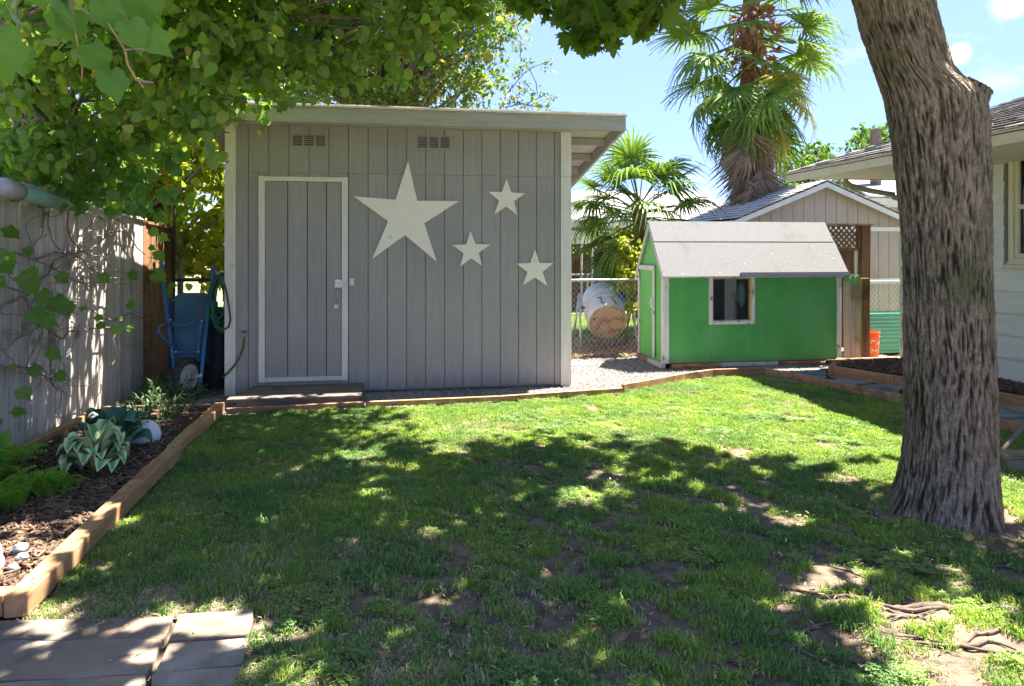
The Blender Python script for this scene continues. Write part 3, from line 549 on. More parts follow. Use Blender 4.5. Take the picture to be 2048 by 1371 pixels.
# ================================================================ LEFT BED: timbers
lb = thing('bed_border', 'cedar timber border between the mulch bed and the lawn', 'timber border', (-1.6, 5, 0))
ends = [(G(50, 1228), 0), (G(305, 955), 0), (G(372, 880), 0), (G(437, 820), 0)]
pa = Vector((-1.545, 3.14, 0)); pb = Vector((-1.655, 6.85, 0)); cuts = [0, .405, .52, .60, .78, 1.0]
for i in range(5):
    s_, e_ = pa.lerp(pb, cuts[i])+Vector((.006*((i*7) % 3-1), .004, .046+.003*(i % 2))), pa.lerp(pb, cuts[i+1])+Vector((.006*((i*7) % 3-1), -.004, .046+.003*(i % 2)))
    b = MB(); b.beam(s_, e_, .092, .092); o = b.build('timber', M['cedar'], lb, bevel=.006)
    for f_ in (.1, .9):
        pp = s_.lerp(e_, f_); bb = MB(); bb.lathe([(.0001, .0475), (.006, .0475), (.006, .045)], pp, n=8); bb.build('screw', M['rubber'], o)
b = MB(); b.beam((-2.74, 3.2, .046), (-1.605, 3.2, .046), .092, .09); b.build('timber', M['cedarx'], lb, bevel=.006)
b = MB(); b.beam((-2.7, 6.92, .04), (-1.72, 6.86, .04), .045, .07); b.build('timber', M['edging'], lb, bevel=.004)
b = MB(); b.beam((-2.7, 6.62, .035), (-1.72, 6.58, .035), .045, .06); b.build('timber', M['edging'], lb, bevel=.004)
b = MB(); b.beam((-2.66, 3.3, .07), (-2.66, 5.0, .07), .05, .09); b.build('timber', M['cedar'], lb, bevel=.005)
b = MB(); b.beam((-2.66, 5.02, .065), (-2.65, 6.5, .065), .05, .09); b.build('timber', M['cedar'], lb, bevel=.005)
b = MB(); b.tube([(-2.58, 3.3+i*.22, .055+.02*math.sin(i*1.7)+(.03 if i == 9 else 0)) for i in range(17)], .012, 8); tag(b.build('drip_hose', M['black'], smooth=True), 'thin black irrigation hose along the foot of the grey fence', 'hose')

# lawn edging
ed = thing('lawn_edging', 'low reddish board edging curving round the back of the lawn', 'lawn edging', (1, 7, 0))
EP = list(EDG)
for i in range(len(EP)-1):
    a, c = EP[i].copy(), EP[i+1].copy(); hgt = .05 if i < 3 else .085; a.z = c.z = hgt/2
    n = 2 if (c-a).length > 1.6 else 1
    for j in range(n):
        u, v = a.lerp(c, j/n), a.lerp(c, (j+1)/n); dd = (v-u).normalized()*.003; b = MB(); b.beam(u+dd, v-dd, .04, hgt+.004*(j % 2)); b.build('edging_board', M['cedar'] if 3 <= i <= 4 and False else M['edging'], ed, bevel=.004)

# right raised bed
rb = thing('raised_bed_border', 'yellowish timber border of the raised bark bed by the house', 'timber border', (5.8, 6.9, 0))
pts = [Vector((5.14, 7.80, .06)), Vector((5.62, 6.95, .06)), Vector((5.98, 6.02, .06)), Vector((6.35, 5.2, .06))]
bp = [G(1660, 749), G(1808, 789), G(1996, 808), G(2048, 814)]; l0 = G(1660, 749); l1 = G(2020, 811); dd = (l1-l0); l2 = l1+dd*.4
cu = [0, .42, .85, 1.4]
for i in range(3):
    u, v = l0+dd*cu[i]+Vector((0, 0, .058)), l0+dd*cu[i+1]+Vector((0, 0, .058)); e = dd.normalized()*.003; b = MB(); b.beam(u+e, v-e, .085, .116); b.build('timber', M['cedar'], rb, bevel=.005)
b = MB(); b.beam(l0+Vector((.06, .04, .06)), Vector((5.62, 8.26, .06)), .08, .11); b.build('timber', M['cedarx'], rb, bevel=.005)
b = MB(); b.beam(Vector((5.66, 8.27, .06)), Vector((6.45, 8.3, .06)), .05, .09); b.build('timber', M['cedarx'], rb, bevel=.005)

# ================================================================ GREEN PLAYHOUSE
ph = thing('playhouse', 'small green playhouse with white trim and a steep pale roof', 'playhouse', (4.5, 9, 0))
A = 3.33; B2 = 5.80; FY = 8.52; BY = 9.46; RYm = 8.99; ZE = 1.17; ZR = 1.875
def pw(px, py): return P(px, py, Y=FY)
wx0, wx1, wz0, wz1 = pw(1424, 600).x, pw(1502, 600).x, pw(1460, 642).z, pw(1460, 556).z
for x0, x1, z0, z1 in ((A+.02, wx0, .06, ZE), (wx1, B2-.02, .06, ZE), (wx0, wx1, .06, wz0), (wx0, wx1, wz1, ZE)):
    b = MB(); b.box(x0, x1, FY, FY+.02, z0, z1); b.build('front_wall', M['green'], ph)
bx0, bx1 = 4.60, 4.79
for x0, x1, z0, z1 in ((A+.02, bx0, .06, ZE), (bx1, B2-.02, .06, ZE), (bx0, bx1, .06, .5), (bx0, bx1, 1.1, ZE)):
    b = MB(); b.box(x0, x1, BY-.02, BY, z0, z1); b.build('back_wall', M['brown'], ph)
def gable(x, nm, m):
    b = MB(); b.prism([(x, FY+.01, .06), (x, FY+.01, ZE+.06), (x, RYm, ZR-.04), (x, BY-.01, ZE+.06), (x, BY-.01, .06)], (.02, 0, 0)); return b.build(nm, m, ph)
gable(A, 'gable_wall', M['green_lit']); gable(B2-.02, 'gable_wall', M['green'])  # left gable wears the lightened green, right gable the plain one
b = MB(); b.box(A+.02, B2-.02, FY+.02, BY-.02, .05, .08); b.build('floor', M['brown'], ph)
for x in (A, B2-.06):
    b = MB(); b.box(x-.004, x+.06, FY-.018, FY-.001, .06, ZE-.005); b.build('corner_trim', M['peel'], ph, bevel=.002)
b = MB(); b.box(A-.02, A-.001, FY-.018, FY+.055, .05, ZE+.08); b.build('corner_trim', M['peel'], ph, bevel=.002)
b = MB(); b.box(A-.02, A-.001, BY-.05, BY+.005, .05, ZE+.02); b.build('corner_trim', M['peel'], ph, bevel=.002)
b = MB(); b.box(A-.03, B2+.03, FY-.03, FY-.018, ZE-.03, ZE-.003); b.build('eave_trim', M['peel'], ph)
# roof: two sheets per slope
ox = .06; eY = FY-.06; eZ = ZE-.005; sx0, sx1 = A-ox+.02, B2+.08
def slope(f0, f1, lift, nm, m, x0=sx0, x1=sx1, side=1):
    e = Vector((0, eY, eZ)) if side == 1 else Vector((0, 2*RYm-eY, eZ)); r_ = Vector((0, RYm, ZR)); a, c = e.lerp(r_, f0), e.lerp(r_, f1); n = Vector((0, -(ZR-eZ), (RYm-eY))).normalized()
    if side == -1: n.y *= -1
    a, c = a+n*lift, c+n*lift; b = MB()
    b.prism([(x0, a.y, a.z), (x1, a.y, a.z), (x1, c.y, c.z), (x0, c.y, c.z)], n*.006); return b.build(nm, m, ph)
slope(-.01, 1.0, -.012, 'roof_deck', M['peel']); slope(0, 1, -.012, 'roof_deck', M['peel'], side=-1)
slope(-.015, .64, .002, 'roof_sheet', M['shingle'], sx0-.006, sx1+.004); slope(.615, 1.0, .009, 'roof_sheet', M['shingle'], sx0-.004, sx1-.01); slope(-.01, 1.0, .002, 'roof_sheet', M['shingle'], side=-1)
slope(-.025, .04, .018, 'drip_strip', M['drip'], pw(1476, 545).x, sx1+.01)
nn_ = Vector((0, -(ZR-eZ), (RYm-eY))).normalized()
for i_, (u_, f_) in enumerate([(.05, .69), (.2, .67), (.38, .70), (.55, .69), (.74, .68), (.93, .69), (.1, .03), (.3, .04), (.86, .52), (.92, .42), (.95, .3), (.97, .16), (.62, .38), (.45, .2)]):
    q_ = Vector((sx0+(sx1-sx0)*u_, eY+(RYm-eY)*f_, eZ+(ZR-eZ)*f_)) if True else None
    b = MB(); b.lathe([(.0001, .0125), (.007, .0125), (.008, .009)], q_+Vector((0, 0, 0)), nn_*-1 if nn_.z < 0 else nn_, 7); b.build('nail', M['metal'], ph)
for side in (1, -1):
    e = Vector((A-.045, eY if side == 1 else 2*RYm-eY, eZ-.02)); r_ = Vector((A-.045, RYm, ZR-.012)); b = MB(); b.prism([e, r_, r_-Vector((0, 0, .055)), e-Vector((0, -.01*side, .045))], (.02, 0, 0)); b.build('rake_trim', M['peel'], ph)
# door on the gable side
def gp(px, py): return P(px, py, X=A-.012)
k0, k1 = gp(1280, 545), gp(1309, 540)
b = MB(); yf, yb = gp(1309, 600).y, gp(1281, 600).y; b.box(A-.014, A-.001, yf, yb-.02, .09, 1.27); pd = b.build('door', M['green_lit'], ph)
b = MB(); b.box(A-.03, A-.0145, yf-.02, yf+.035, .09, 1.225); b.build('door_trim', M['peel'], pd)
b = MB(); b.box(A-.03, A-.0145, yf-.02, yb+.02, 1.228, 1.29); b.build('door_trim', M['peel'], pd)
hp = gp(1307, 605); b = MB(); b.box(A-.05, A-.031, hp.y-.045, hp.y+.02, hp.z-.07, hp.z+.06); b.build('latch', M['peel'], pd); b = MB(); b.box(A-.062, A-.051, hp.y, hp.y+.05, hp.z-.025, hp.z+.01); b.build('handle', M['metal'], pd)
for zz in (.3, 1.05): b = MB(); b.box(A-.018, A-.0145, yb-.05, yb-.03, zz, zz+.07); b.build('hinge', M['green_lit'], pd)
# window
fr = MB(); w = .045
x0, x1, z0, z1 = wx0-w, wx1+w, wz0-w, ZE-.032
for a_ in ((x0, wx0, z0, z1), (wx1, x1, z0, z1), (wx0, wx1, z0, wz0)): fr.box(a_[0], a_[1], FY-.022, FY-.001, a_[2], a_[3])
win = fr.build('window', M['peel'], ph)
b = MB(); b.box(wx0, wx0+.02, FY+.001, FY+.05, wz0, wz1); b.box(wx1-.025, wx1, FY+.001, FY+.05, wz0, wz1); b.box(wx0+.02, wx1-.025, FY+.001, FY+.05, wz1-.018, wz1); b.box(wx0+.02, wx1-.025, FY+.001, FY+.05, wz0, wz0+.012); b.build('window_frame', M['oak'], win)
b = MB(); b.box(wx0+.02, wx1-.025, FY+.012, FY+.016, wz0+.012, wz1-.018); b.build('pane', M['glass'], win)
# skids
for x0, x1, m, yo in ((A+.1, 4.1, 'edging', 0), (4.1, 4.9, 'peel', .012), (4.9, B2, 'edging', 0)):
    b = MB(); b.box(x0, x1-.004, FY-.02+yo, FY+.06, .0, .052); b.build('skid', M[m], ph)
b = MB(); b.beam((A-.01, FY+.0, .03), (A-.01, FY+.5, .03), .06, .06); b.build('skid', M['peel'], ph); b = MB(); b.beam((A-.01, FY+.51, .03), (A-.01, BY, .03), .06, .06); b.build('skid', M['edging'], ph)
# fan inside
fn = thing('electric_fan', 'cream ribbed electric fan seen through the playhouse window', 'fan', (4.93, 8.75, .08))
fc = P(1483, 590, Y=8.8); b = MB(); b.lathe([(.0001, -.06), (.08, -.058), (.13, -.04), (.168, 0), (.13, .04), (.0001, .055)], fc, Vector((.9, -.42, .0)), 24, 1); b.build('fan_cage', M['fan'], fn, smooth=True)
b = MB(); axv = Vector((.9, -.42, 0)).normalized(); s1 = Vector((.42, .9, 0))
for rr_ in (.05, .08, .11, .14, .165): b.tube([fc+axv*(-.062+.35*max(0, rr_-.05)) + (s1*math.cos(t)+Vector((0, 0, math.sin(t))))*rr_ for t in np.linspace(0, 2*math.pi, 25)], .004, 5, cap=False)
b.build('cage_ring', M['fan'], fn, smooth=True)
b = MB(); b.tube([fc-axv*.05, fc-axv*.14], [.045, .035], 12); b.build('motor', M['fan'], fn); b = MB(); b.tube([fc-axv*.08, fc-axv*.09+Vector((0, 0, -.5)), Vector((fc.x-.08, fc.y+.03, .1))], .016, 8); b.lathe([(.0001, .03), (.12, .02), (.14, 0)], (fc.x-.08, fc.y+.03, .08)); b.build('stand', M['fan'], fn, smooth=True)
# dark bundle inside
b = MB(); b.lathe([(.0001, .5), (.22, .44), (.36, .3), (.42, .0)], (4.35, 9.1, .08), n=14, squash=.5); tag(b.build('storage_sack', M['black'], smooth=True), 'dark heap inside the playhouse behind the window', 'sack')

# pickets, post, lattice panel right of the playhouse
pk = thing('picket_panel', 'three narrow pickets with green painted tops right of the playhouse', 'fence', (5.95, 8.5, 0))
def halfpaint():
    m = M['picket']; n, l = m.node_tree.nodes, m.node_tree.links; b = n['Principled BSDF']; src = b.inputs['Base Color'].links[0].from_socket
    g = n.new('ShaderNodeNewGeometry'); s = n.new('ShaderNodeSeparateXYZ'); l.new(g.outputs['Position'], s.inputs[0]); t = n.new('ShaderNodeTexNoise'); t.inputs['Scale'].default_value = 9
    a = n.new('ShaderNodeMath'); a.operation = 'MULTIPLY_ADD'; a.inputs[1].default_value = .12; l.new(t.outputs[0], a.inputs[0]); l.new(s.outputs['Z'], a.inputs[2])
    r = n.new('ShaderNodeMapRange'); r.inputs[1].default_value = 1.02; r.inputs[2].default_value = 1.2; l.new(a.outputs[0], r.inputs[0])
    x = n.new('ShaderNodeMix'); x.data_type = 'RGBA'; x.inputs['B'].default_value = (.16, .42, .16, 1); l.new(r.outputs[0], x.inputs['Factor']); l.new(src, x.inputs['A']); l.new(x.outputs['Result'], b.inputs['Base Color'])
halfpaint()
for a_, c_ in ((1688.5, 1700), (1700.8, 1711), (1711.8, 1721.5)):
    xa, xb = P(a_, 600, Y=8.46).x, P(c_, 600, Y=8.46).x; w = xb-xa; b = MB(); b.prism([(xa, 8.46, .0), (xb-.003, 8.46, .0), (xb-.003, 8.46, 1.13), (xb-.022, 8.46, 1.165), (xa+.018, 8.46, 1.165), (xa, 8.46, 1.13)], (0, .018, 0)); b.build('picket', M['picket'], pk, bevel=.002)
b = MB(); xa, xb = P(1722, 600, Y=8.5).x, P(1737, 600, Y=8.5).x; b.box(xa, xb, 8.47, 8.56, 0, 1.12); b.build('post', M['warmfence'], pk, bevel=.004)
lp = thing('trellis', 'dark brown trellis panel with lattice top and leaning post behind the pickets', 'trellis', (5.9, 9.25, 0))
LY = 9.25
def lq(px, py): return P(px, py, Y=LY)
a, c = lq(1640, 532), lq(1716, 455)
for i in range(9):
    xa = 5.0+i*.19; b = MB(); b.box(xa, min(xa+.184, a.x+1.2), LY, LY+.018, .1, lq(1680, 499).z); 
    if xa+.184 < lq(1722, 500).x+.03: b.build('board', M['brown'], lp)
xa, xb = 5.3, lq(1718, 480).x; z0, z1 = lq(1690, 498).z, lq(1690, 452).z
b = MB(); b.box(xa, xb, LY-.02, LY+.03, z1-.005, z1+.03); b.build('rail', M['brown'], lp); b = MB(); b.box(xa, xb, LY-.02, LY+.03, z0-.03, z0+.012); b.build('rail', M['brown'], lp)
b = MB(); b.box(xb-.03, xb+.02, LY-.019, LY+.029, z0+.012, z1-.006); b.build('stile', M['brown'], lp)
b = MB(); H = z1-z0-.02; n = 14
for i in range(-4, n):
    x = xa+i*.085
    for s_ in (1, -1):
        u = Vector((x if s_ == 1 else x+H, LY+.004*s_, z0+.014)); v = Vector((x+H if s_ == 1 else x, LY+.004*s_, z1-.008)); t0 = 0; t1 = 1
        dx = v.x-u.x
        for lim, sg in ((xa, 1), (xb-.03, -1)):
            for tt in ((lim-u.x)/dx,):
                if (u.x-lim)*sg < 0: t0 = max(t0, tt)
                if (v.x-lim)*sg < 0: t1 = min(t1, tt)
        if t1-t0 > .02: b.beam(u.lerp(v, t0), u.lerp(v, t1), .008, .022, up=(1, 0, 0) if False else Vector((0, 1, 0)).cross((v-u).normalized()))
b.build('lattice', M['brown'], lp)
b = MB(); b.hexa([(lq(1718, 560).x, LY-.04, 0), (lq(1735, 560).x, LY-.04, 0), (lq(1735, 560).x, LY+.05, 0), (lq(1718, 560).x, LY+.05, 0), lq(1724, 450)+Vector((-.03, -.05, 0)), lq(1737, 450)+Vector((-.0, -.05, 0)), lq(1737, 450)+Vector((0, .04, 0)), lq(1724, 450)+Vector((-.03, .04, 0))]); b.build('post', M['brown'], lp)
b = MB(); b.beam((4.6, LY+.02, 1.845), (lq(1738, 450).x+.02, LY-.02, 1.865), .1, .025); b.build('cap_board', M['edging'], lp)

# ================================================================ HOUSE AT THE RIGHT
HX = 6.5; HY = 8.29
ho = thing('house', 'pale grey green lap sided house with cream gutter at the right edge', 'house', (HX+1, 6, 0))
ex = .238
bot = .10
for k in range(11):
    z0 = bot+k*ex; z1 = min(z0+ex+.02, 2.52); b = MB()
    if k >= 10: z1 = 2.56
    for ya, yb in ([(-.5, HY)] if (z1 < 1.37 or z0 > 2.53) else [(-.5, 3.9), (6.70, HY)]):
        b.prism([(HX, ya, z0), (HX, yb, z0), (HX+.022, yb, z1), (HX+.022, ya, z1)], (.012, 0, 0))
    b.build('siding_board', M['houseg'], ho)
    b = MB(); b.prism([(HX+.0, HY, z0), (13, HY, z0), (13, HY-.014, z1), (HX+.0, HY-.014, z1)], (0, .012, 0)); b.build('siding_board', M['houseg'], ho)
b = MB(); b.box(HX+.04, HX+.1, -.5, 3.9, 0, 2.6); b.box(HX+.04, HX+.1, 6.7, HY-.05, 0, 2.6); b.box(HX+.04, HX+.1, 3.9, 6.7, 0, 1.37); b.box(HX+.04, HX+.1, 3.9, 6.7, 2.52, 2.6); b.box(HX+.1, 13, HY-.1, HY-.04, 0, 2.6); b.box(HX+.003, HX+.04, -.5, HY-.02, 0, .1); b.build('wall', M['houseg'], ho)
w = MB(); wy1 = P(2021, 400, X=HX).y; wz1 = 2.53; wz0 = 1.39; wy0 = 4.1
for a_ in ((wy1-.06, wy1, wz0-.05, wz1+.03), (wy0, wy0+.06, wz0-.05, wz1+.03), (wy0+.06, wy1-.06, wz1-.035, wz1+.03), (wy0+.06, wy1-.06, wz0-.05, wz0+.02)): w.box(HX-.03, HX+.02, *a_)
wi = w.build('window', M['creamy'], ho, bevel=.004)
b = MB()
for a_ in ((wy1-.11, wy1-.062, wz0+.022, wz1-.037), (wy0+.062, wy0+.1, wz0+.022, wz1-.037), (wy0+.1, wy1-.11, wz1-.08, wz1-.037), (wy0+.1, wy1-.11, wz0+.022, wz0+.07), (wy0+.1, wy1-.11, 1.93, 1.98)): b.box(HX-.012, HX+.03, *a_)
b.build('sash', M['creamy'], wi, bevel=.003)
b = MB(); b.box(HX+.015, HX+.02, wy0+.1, wy1-.11, wz0+.07, wz1-.08); b.build('pane', M['glass'], wi)
b = MB(); b.box(HX+.06, HX+.065, 3.9, wy1-.25, wz0, wz1); b.build('blind', M['curtain'], wi)
b = MB(); b.box(HX+.12, HX+.13, 3.9, 6.8, 1.3, 2.6); b.build('room_shade_panel', M['dark'], wi)  # black panel standing in for the unlit room behind the glass
b = MB(); b.box(HX-.05, HX+.02, wy0-.04, wy1+.04, wz0-.08, wz0-.052); b.build('sill', M['creamy'], wi)
EX = 5.03; YE = 8.45; ez = 2.385; rs = .317; RXr = 8.6; zr0 = 2.50
def rooff(x, o=0): return zr0+rs*(x-EX)+o
b = MB(); b.prism([(EX+.03, -1, ez+.03), (HX+.1, -1, ez+.06), (HX+.1, YE-.05, ez+.06), (EX+.03, YE-.05, ez+.03)], (0, 0, .015)); b.build('soffit', M['houseg2'], ho)
b = MB(); b.prism([(EX+.06, YE-.03, ez+.04), (HX+3, YE-.03, ez+.04), (HX+3, YE-.03, rooff(HX+3)-.03), (EX+.06, YE-.03, rooff(EX+.06)-.03)], (0, .02, 0)); b.build('gable_end', M['houseg2'], ho)
b = MB(); b.prism([(EX-.055, -1, ez+.115), (EX-.02, -1, ez), (EX+.028, -1, ez), (EX+.028, -1, ez+.125), (EX-.055, -1, ez+.125)], (0, YE+1, 0)); b.build('gutter', M['gutter'], ho)
b = MB(); b.prism([(EX-.05, YE+.001, ez+.125), (RXr, YE+.001, rooff(RXr)-.01), (RXr, YE+.001, rooff(RXr)-.12), (EX-.02, YE+.001, ez)], (0, .025, 0)); b.build('rake_board', M['gutter'], ho)
nr = 17; srf = M['shgrey']
for k in range(nr):   # shingle courses
    x0 = EX-.07+k*(RXr-EX+.07)/nr; x1 = EX-.07+(k+1)*(RXr-EX+.07)/nr+.02
    b = MB(); yy = -1
    rk = random.Random(k)
    while yy < YE+.03:
        y2 = min(yy+rk.uniform(.2, .34), YE+.035+rk.uniform(0, .01)); o_ = rk.uniform(0, .008)
        b.prism([(x0, yy+.003, rooff(x0, .012+o_)), (x1, yy+.003, rooff(x1, -.006)), (x1, y2-.003, rooff(x1, -.006)), (x0, y2-.003, rooff(x0, .012+o_))], (0, 0, .009)); yy = y2
    b.build('shingle_course', srf, ho)
b = MB(); b.prism([(EX-.05, -1, rooff(EX-.05)-.015), (RXr, -1, rooff(RXr)-.015), (RXr, YE+.02, rooff(RXr)-.015), (EX-.05, YE+.02, rooff(EX-.05)-.015)], (0, 0, .01)); b.build('roof_deck', M['brown'], ho)
b = MB(); b.prism([(RXr, -1, rooff(RXr)), (14, -1, 1.8), (14, YE+.02, 1.8), (RXr, YE+.02, rooff(RXr))], (0, 0, .015)); b.build('roof_slope', srf, ho)
b = MB(); b.tube([(P(1690, 345, Y=8.38)), P(1690, 352, Y=8.38), P(1692, 364, Y=8.38), P(1702, 372, Y=8.38), P(1740, 382, Y=8.36), P(1788, 390, Y=8.34), Vector((HX-.08, 8.30, 2.19)), Vector((HX-.06, 7.95, 2.1)), Vector((HX-.05, 7.9, 1.95)), Vector((HX-.05, 7.9, .2))], .035, 10); b.build('downspout', M['pipe'], ho, smooth=True)
b = MB(); c_ = P(1757, 262, Y=12); b.box(8.6, 8.85, 9.0-2, 9.2-2, 3.2, 3.95); 
# ================================================================ BEIGE GARAGE
GY = 10.6
def gq(px, py, y=GY): return P(px, py, Y=y)
pk_ = gq(1645, 362); el = gq(1452, 440); er = gq(1800, 432); ga = thing('garage', 'small beige garage with white trimmed gable behind the playhouse', 'garage', (pk_.x, 11.4, 0))
slp = (pk_.z-er.z)/(er.x-pk_.x); hw = 1.62; ze = pk_.z-slp*hw
g0x, g1x = pk_.x-hw+.12, pk_.x+hw-.06
zt = lambda x: pk_.z-slp*abs(x-pk_.x)-.06
lowz = gq(1760, 457).z
x = g0x
while x < g1x-.02:
    x2 = min(x+.194, g1x); b = MB(); b.prism([(x+.004, GY, 0), (x2-.004, GY, 0), (x2-.004, GY, lowz-.03), (x+.004, GY, lowz-.03)], (0, .015, 0)); b.build('siding_board', M['beige'], ga, bevel=.002)
    if lowz+.05 < zt(x)-.0 or lowz+.05 < zt(x2):
        ps_ = [(x+.004, GY-.004, lowz+.02), (x2-.004, GY-.004, lowz+.02), (x2-.004, GY-.004, max(zt(x2), lowz+.021))]
        if x < pk_.x < x2: ps_.append((pk_.x, GY-.004, zt(pk_.x)))
        ps_.append((x+.004, GY-.004, max(zt(x), lowz+.021))); b = MB(); b.prism(ps_, (0, .015, 0)); b.build('siding_board', M['beige'], ga)
    x = x2
b = MB(); b.box(g0x, g1x, GY-.022, GY-.005, lowz-.05, lowz+.02); b.build('band_board', M['whitemetal'], ga)
b = MB(); b.prism([(g0x, GY+.016, 0), (g1x, GY+.016, 0), (g1x, GY+.016, zt(g1x)), (pk_.x, GY+.016, zt(pk_.x)), (g0x, GY+.016, zt(g0x))], (0, .04, 0)); b.box(g0x, g0x+.05, GY+.06, GY+2.1, 0, zt(g0x)-.04); b.box(g1x-.05, g1x, GY+.06, GY+2.1, 0, zt(g1x)-.04); b.build('wall', M['beige'], ga)
for s_ in (-1, 1):
    u, v = Vector((pk_.x+s_*hw, GY-.13, ze-.03)), Vector((pk_.x, GY-.13, pk_.z-.03))
    b = MB(); b.prism([u, v, v-Vector((0, 0, .085)), u-Vector((0, 0, .085))], (0, .025, 0)); b.build('rake_board', M['whitemetal'], ga)
    for k in range(12):
        f0, f1 = k/12, (k+1)/12+.01; a_, c_ = u.lerp(v, f0), u.lerp(v, f1); b = MB(); yy = GY-.15; rk = random.Random(k+50*s_)
        while yy < GY+2.15:
            y2 = min(yy+.3, GY+2.2); o_ = rk.uniform(0, .006)
            b.prism([(a_.x, yy+.003, a_.z+.036+o_), (c_.x, yy+.003, c_.z+.02), (c_.x, y2-.003, c_.z+.02), (a_.x, y2-.003, a_.z+.036+o_)], (0, 0, .009)); yy = y2
        b.build('shingle_course', M['shpale'], ga)
    b = MB(); b.prism([(u.x, GY-.13, u.z+.003), (v.x, GY-.13, v.z+.003), (v.x, GY+2.15, v.z+.003), (u.x, GY+2.15, u.z+.003)], (0, 0, .012)); b.build('roof_deck', M['brown'], ga)
# far house pieces seen over the garage's right side and beside the shed
nh = thing('far_house', 'pale house with a white framed window behind the brown fence', 'house', (3, 24, 0))
def nq(px, py, y): return P(px, py, Y=y)
a, c = nq(1120, 470, 24), nq(1260, 470, 24)
b = MB(); b.box(a.x-2, c.x+4.5, 24, 27, 0, nq(1200, 452, 24).z); b.build('wall', M['tan'], nh)
b = MB(); e0 = nq(1140, 446, 23.6).z; b.prism([(a.x-2.5, 23.6, e0), (c.x+5, 23.6, e0), (c.x+4, 27, e0+1.3), (a.x-2, 27, e0+1.3)], (0, 0, .12)); b.build('roof', M['tile'], nh)
b = MB(); b.box(a.x-2.5, c.x+5, 23.55, 23.6, e0-.16, e0+.1); b.build('fascia', M['gutter'], nh)
for px0, px1 in ((1143, 1182), (1186, 1222)):
    u, v = nq(px0, 488, 23.95), nq(px1, 462, 23.95); b = MB(); b.box(u.x, v.x, 23.93, 23.98, u.z, v.z); wf = b.build('window', M['whitemetal'], nh)
    b = MB(); b.box(u.x+.08, (u.x+v.x)/2-.03, 23.915, 23.929, u.z+.06, v.z-.06); b.box((u.x+v.x)/2+.03, v.x-.08, 23.915, 23.929, u.z+.06, v.z-.06); b.build('pane', M['dglass'] if px0 > 1180 else M['curtain'], wf)
nh2 = thing('far_house', 'low beige house corner with white eave behind the garage roof', 'house', (11, 17, 0))
a, c = nq(1735, 432, 15), nq(1850, 432, 15); b = MB(); b.box(a.x, c.x+3, 15, 18, 0, nq(1740, 408, 15).z); b.build('wall', M['beige'], nh2)
e0 = nq(1730, 404, 14.7).z; b = MB(); b.box(a.x-.15, c.x+3, 14.65, 14.7, e0-.12, e0+.08); b.build('fascia', M['gutter'], nh2)
b = MB(); b.prism([(a.x-.2, 14.65, e0+.08), (c.x+3, 14.65, e0+.08), (c.x+3, 17, e0+.75), (a.x+.6, 17, e0+.75)], (0, 0, .05)); b.build('roof', M['shgrey'], nh2)
# utility pole
up = thing('utility_pole', 'distant wooden utility pole just right of the shed', 'pole', nq(1150, 500, 45).xy.to_3d())
pp = nq(1149, 380, 45); b = MB(); b.tube([(pp.x, 45, 0), (pp.x, 45, pp.z)], .15, 8); b.build('pole', M['stembark'], up)
b = MB(); b.box(pp.x-.8, pp.x+.8, 44.9, 45.1, pp.z-.5, pp.z-.35); b.build('crossarm', M['stembark'], up)
# chimney beyond the right roof
ch = P(1757, 250, Y=16); tag(MB().box(ch.x-.06, ch.x+.08, 16, 16.25, 0, P(1757, 258, Y=16).z).build('chimney_post', M['stembark']), 'reddish post standing behind the roof of the right house', 'post')

# far brown fence with lattice
bf = thing('lattice_fence', 'distant brown board fence with lattice top below the far house', 'fence', (3, 16, 0))
FY2 = 16.0; x0 = nq(1118, 500, FY2).x; x1 = nq(1238, 500, FY2).x; zt_ = nq(1180, 511, FY2).z; zl = nq(1180, 491, FY2).z; x = x0
while x < x1: b = MB(); b.box(x, min(x+.148, x1), FY2, FY2+.02, .02, zt_); b.build('fence_board', M['brown'], bf); x += .152
b = MB(); b.box(x0, x1, FY2-.03, FY2-.001, zt_-.02, zt_+.03); b.build('rail', M['brown'], bf); b = MB(); b.box(x0, x1, FY2-.03, FY2+.03, zl-.03, zl+.02); b.build('rail', M['brown'], bf)
b = MB(); H = zl-zt_-.06; x = x0-H
while x < x1:
    b.beam((x, FY2-.01, zt_+.03), (x+H, FY2-.01, zl-.03), .01, .03, up=(-.7, 0, .7)); b.beam((x+H, FY2+.01, zt_+.03), (x, FY2+.01, zl-.03), .01, .03, up=(.7, 0, .7)); x += .11
b.build('lattice', M['brown'], bf)
for px in (1163, 1184, 1223): xx = nq(px, 500, FY2-.1).x; b = MB(); b.tube([(xx, FY2-.1, 0), (xx, FY2-.1, zl)], .025, 6); b.build('post', M['wire'], bf)

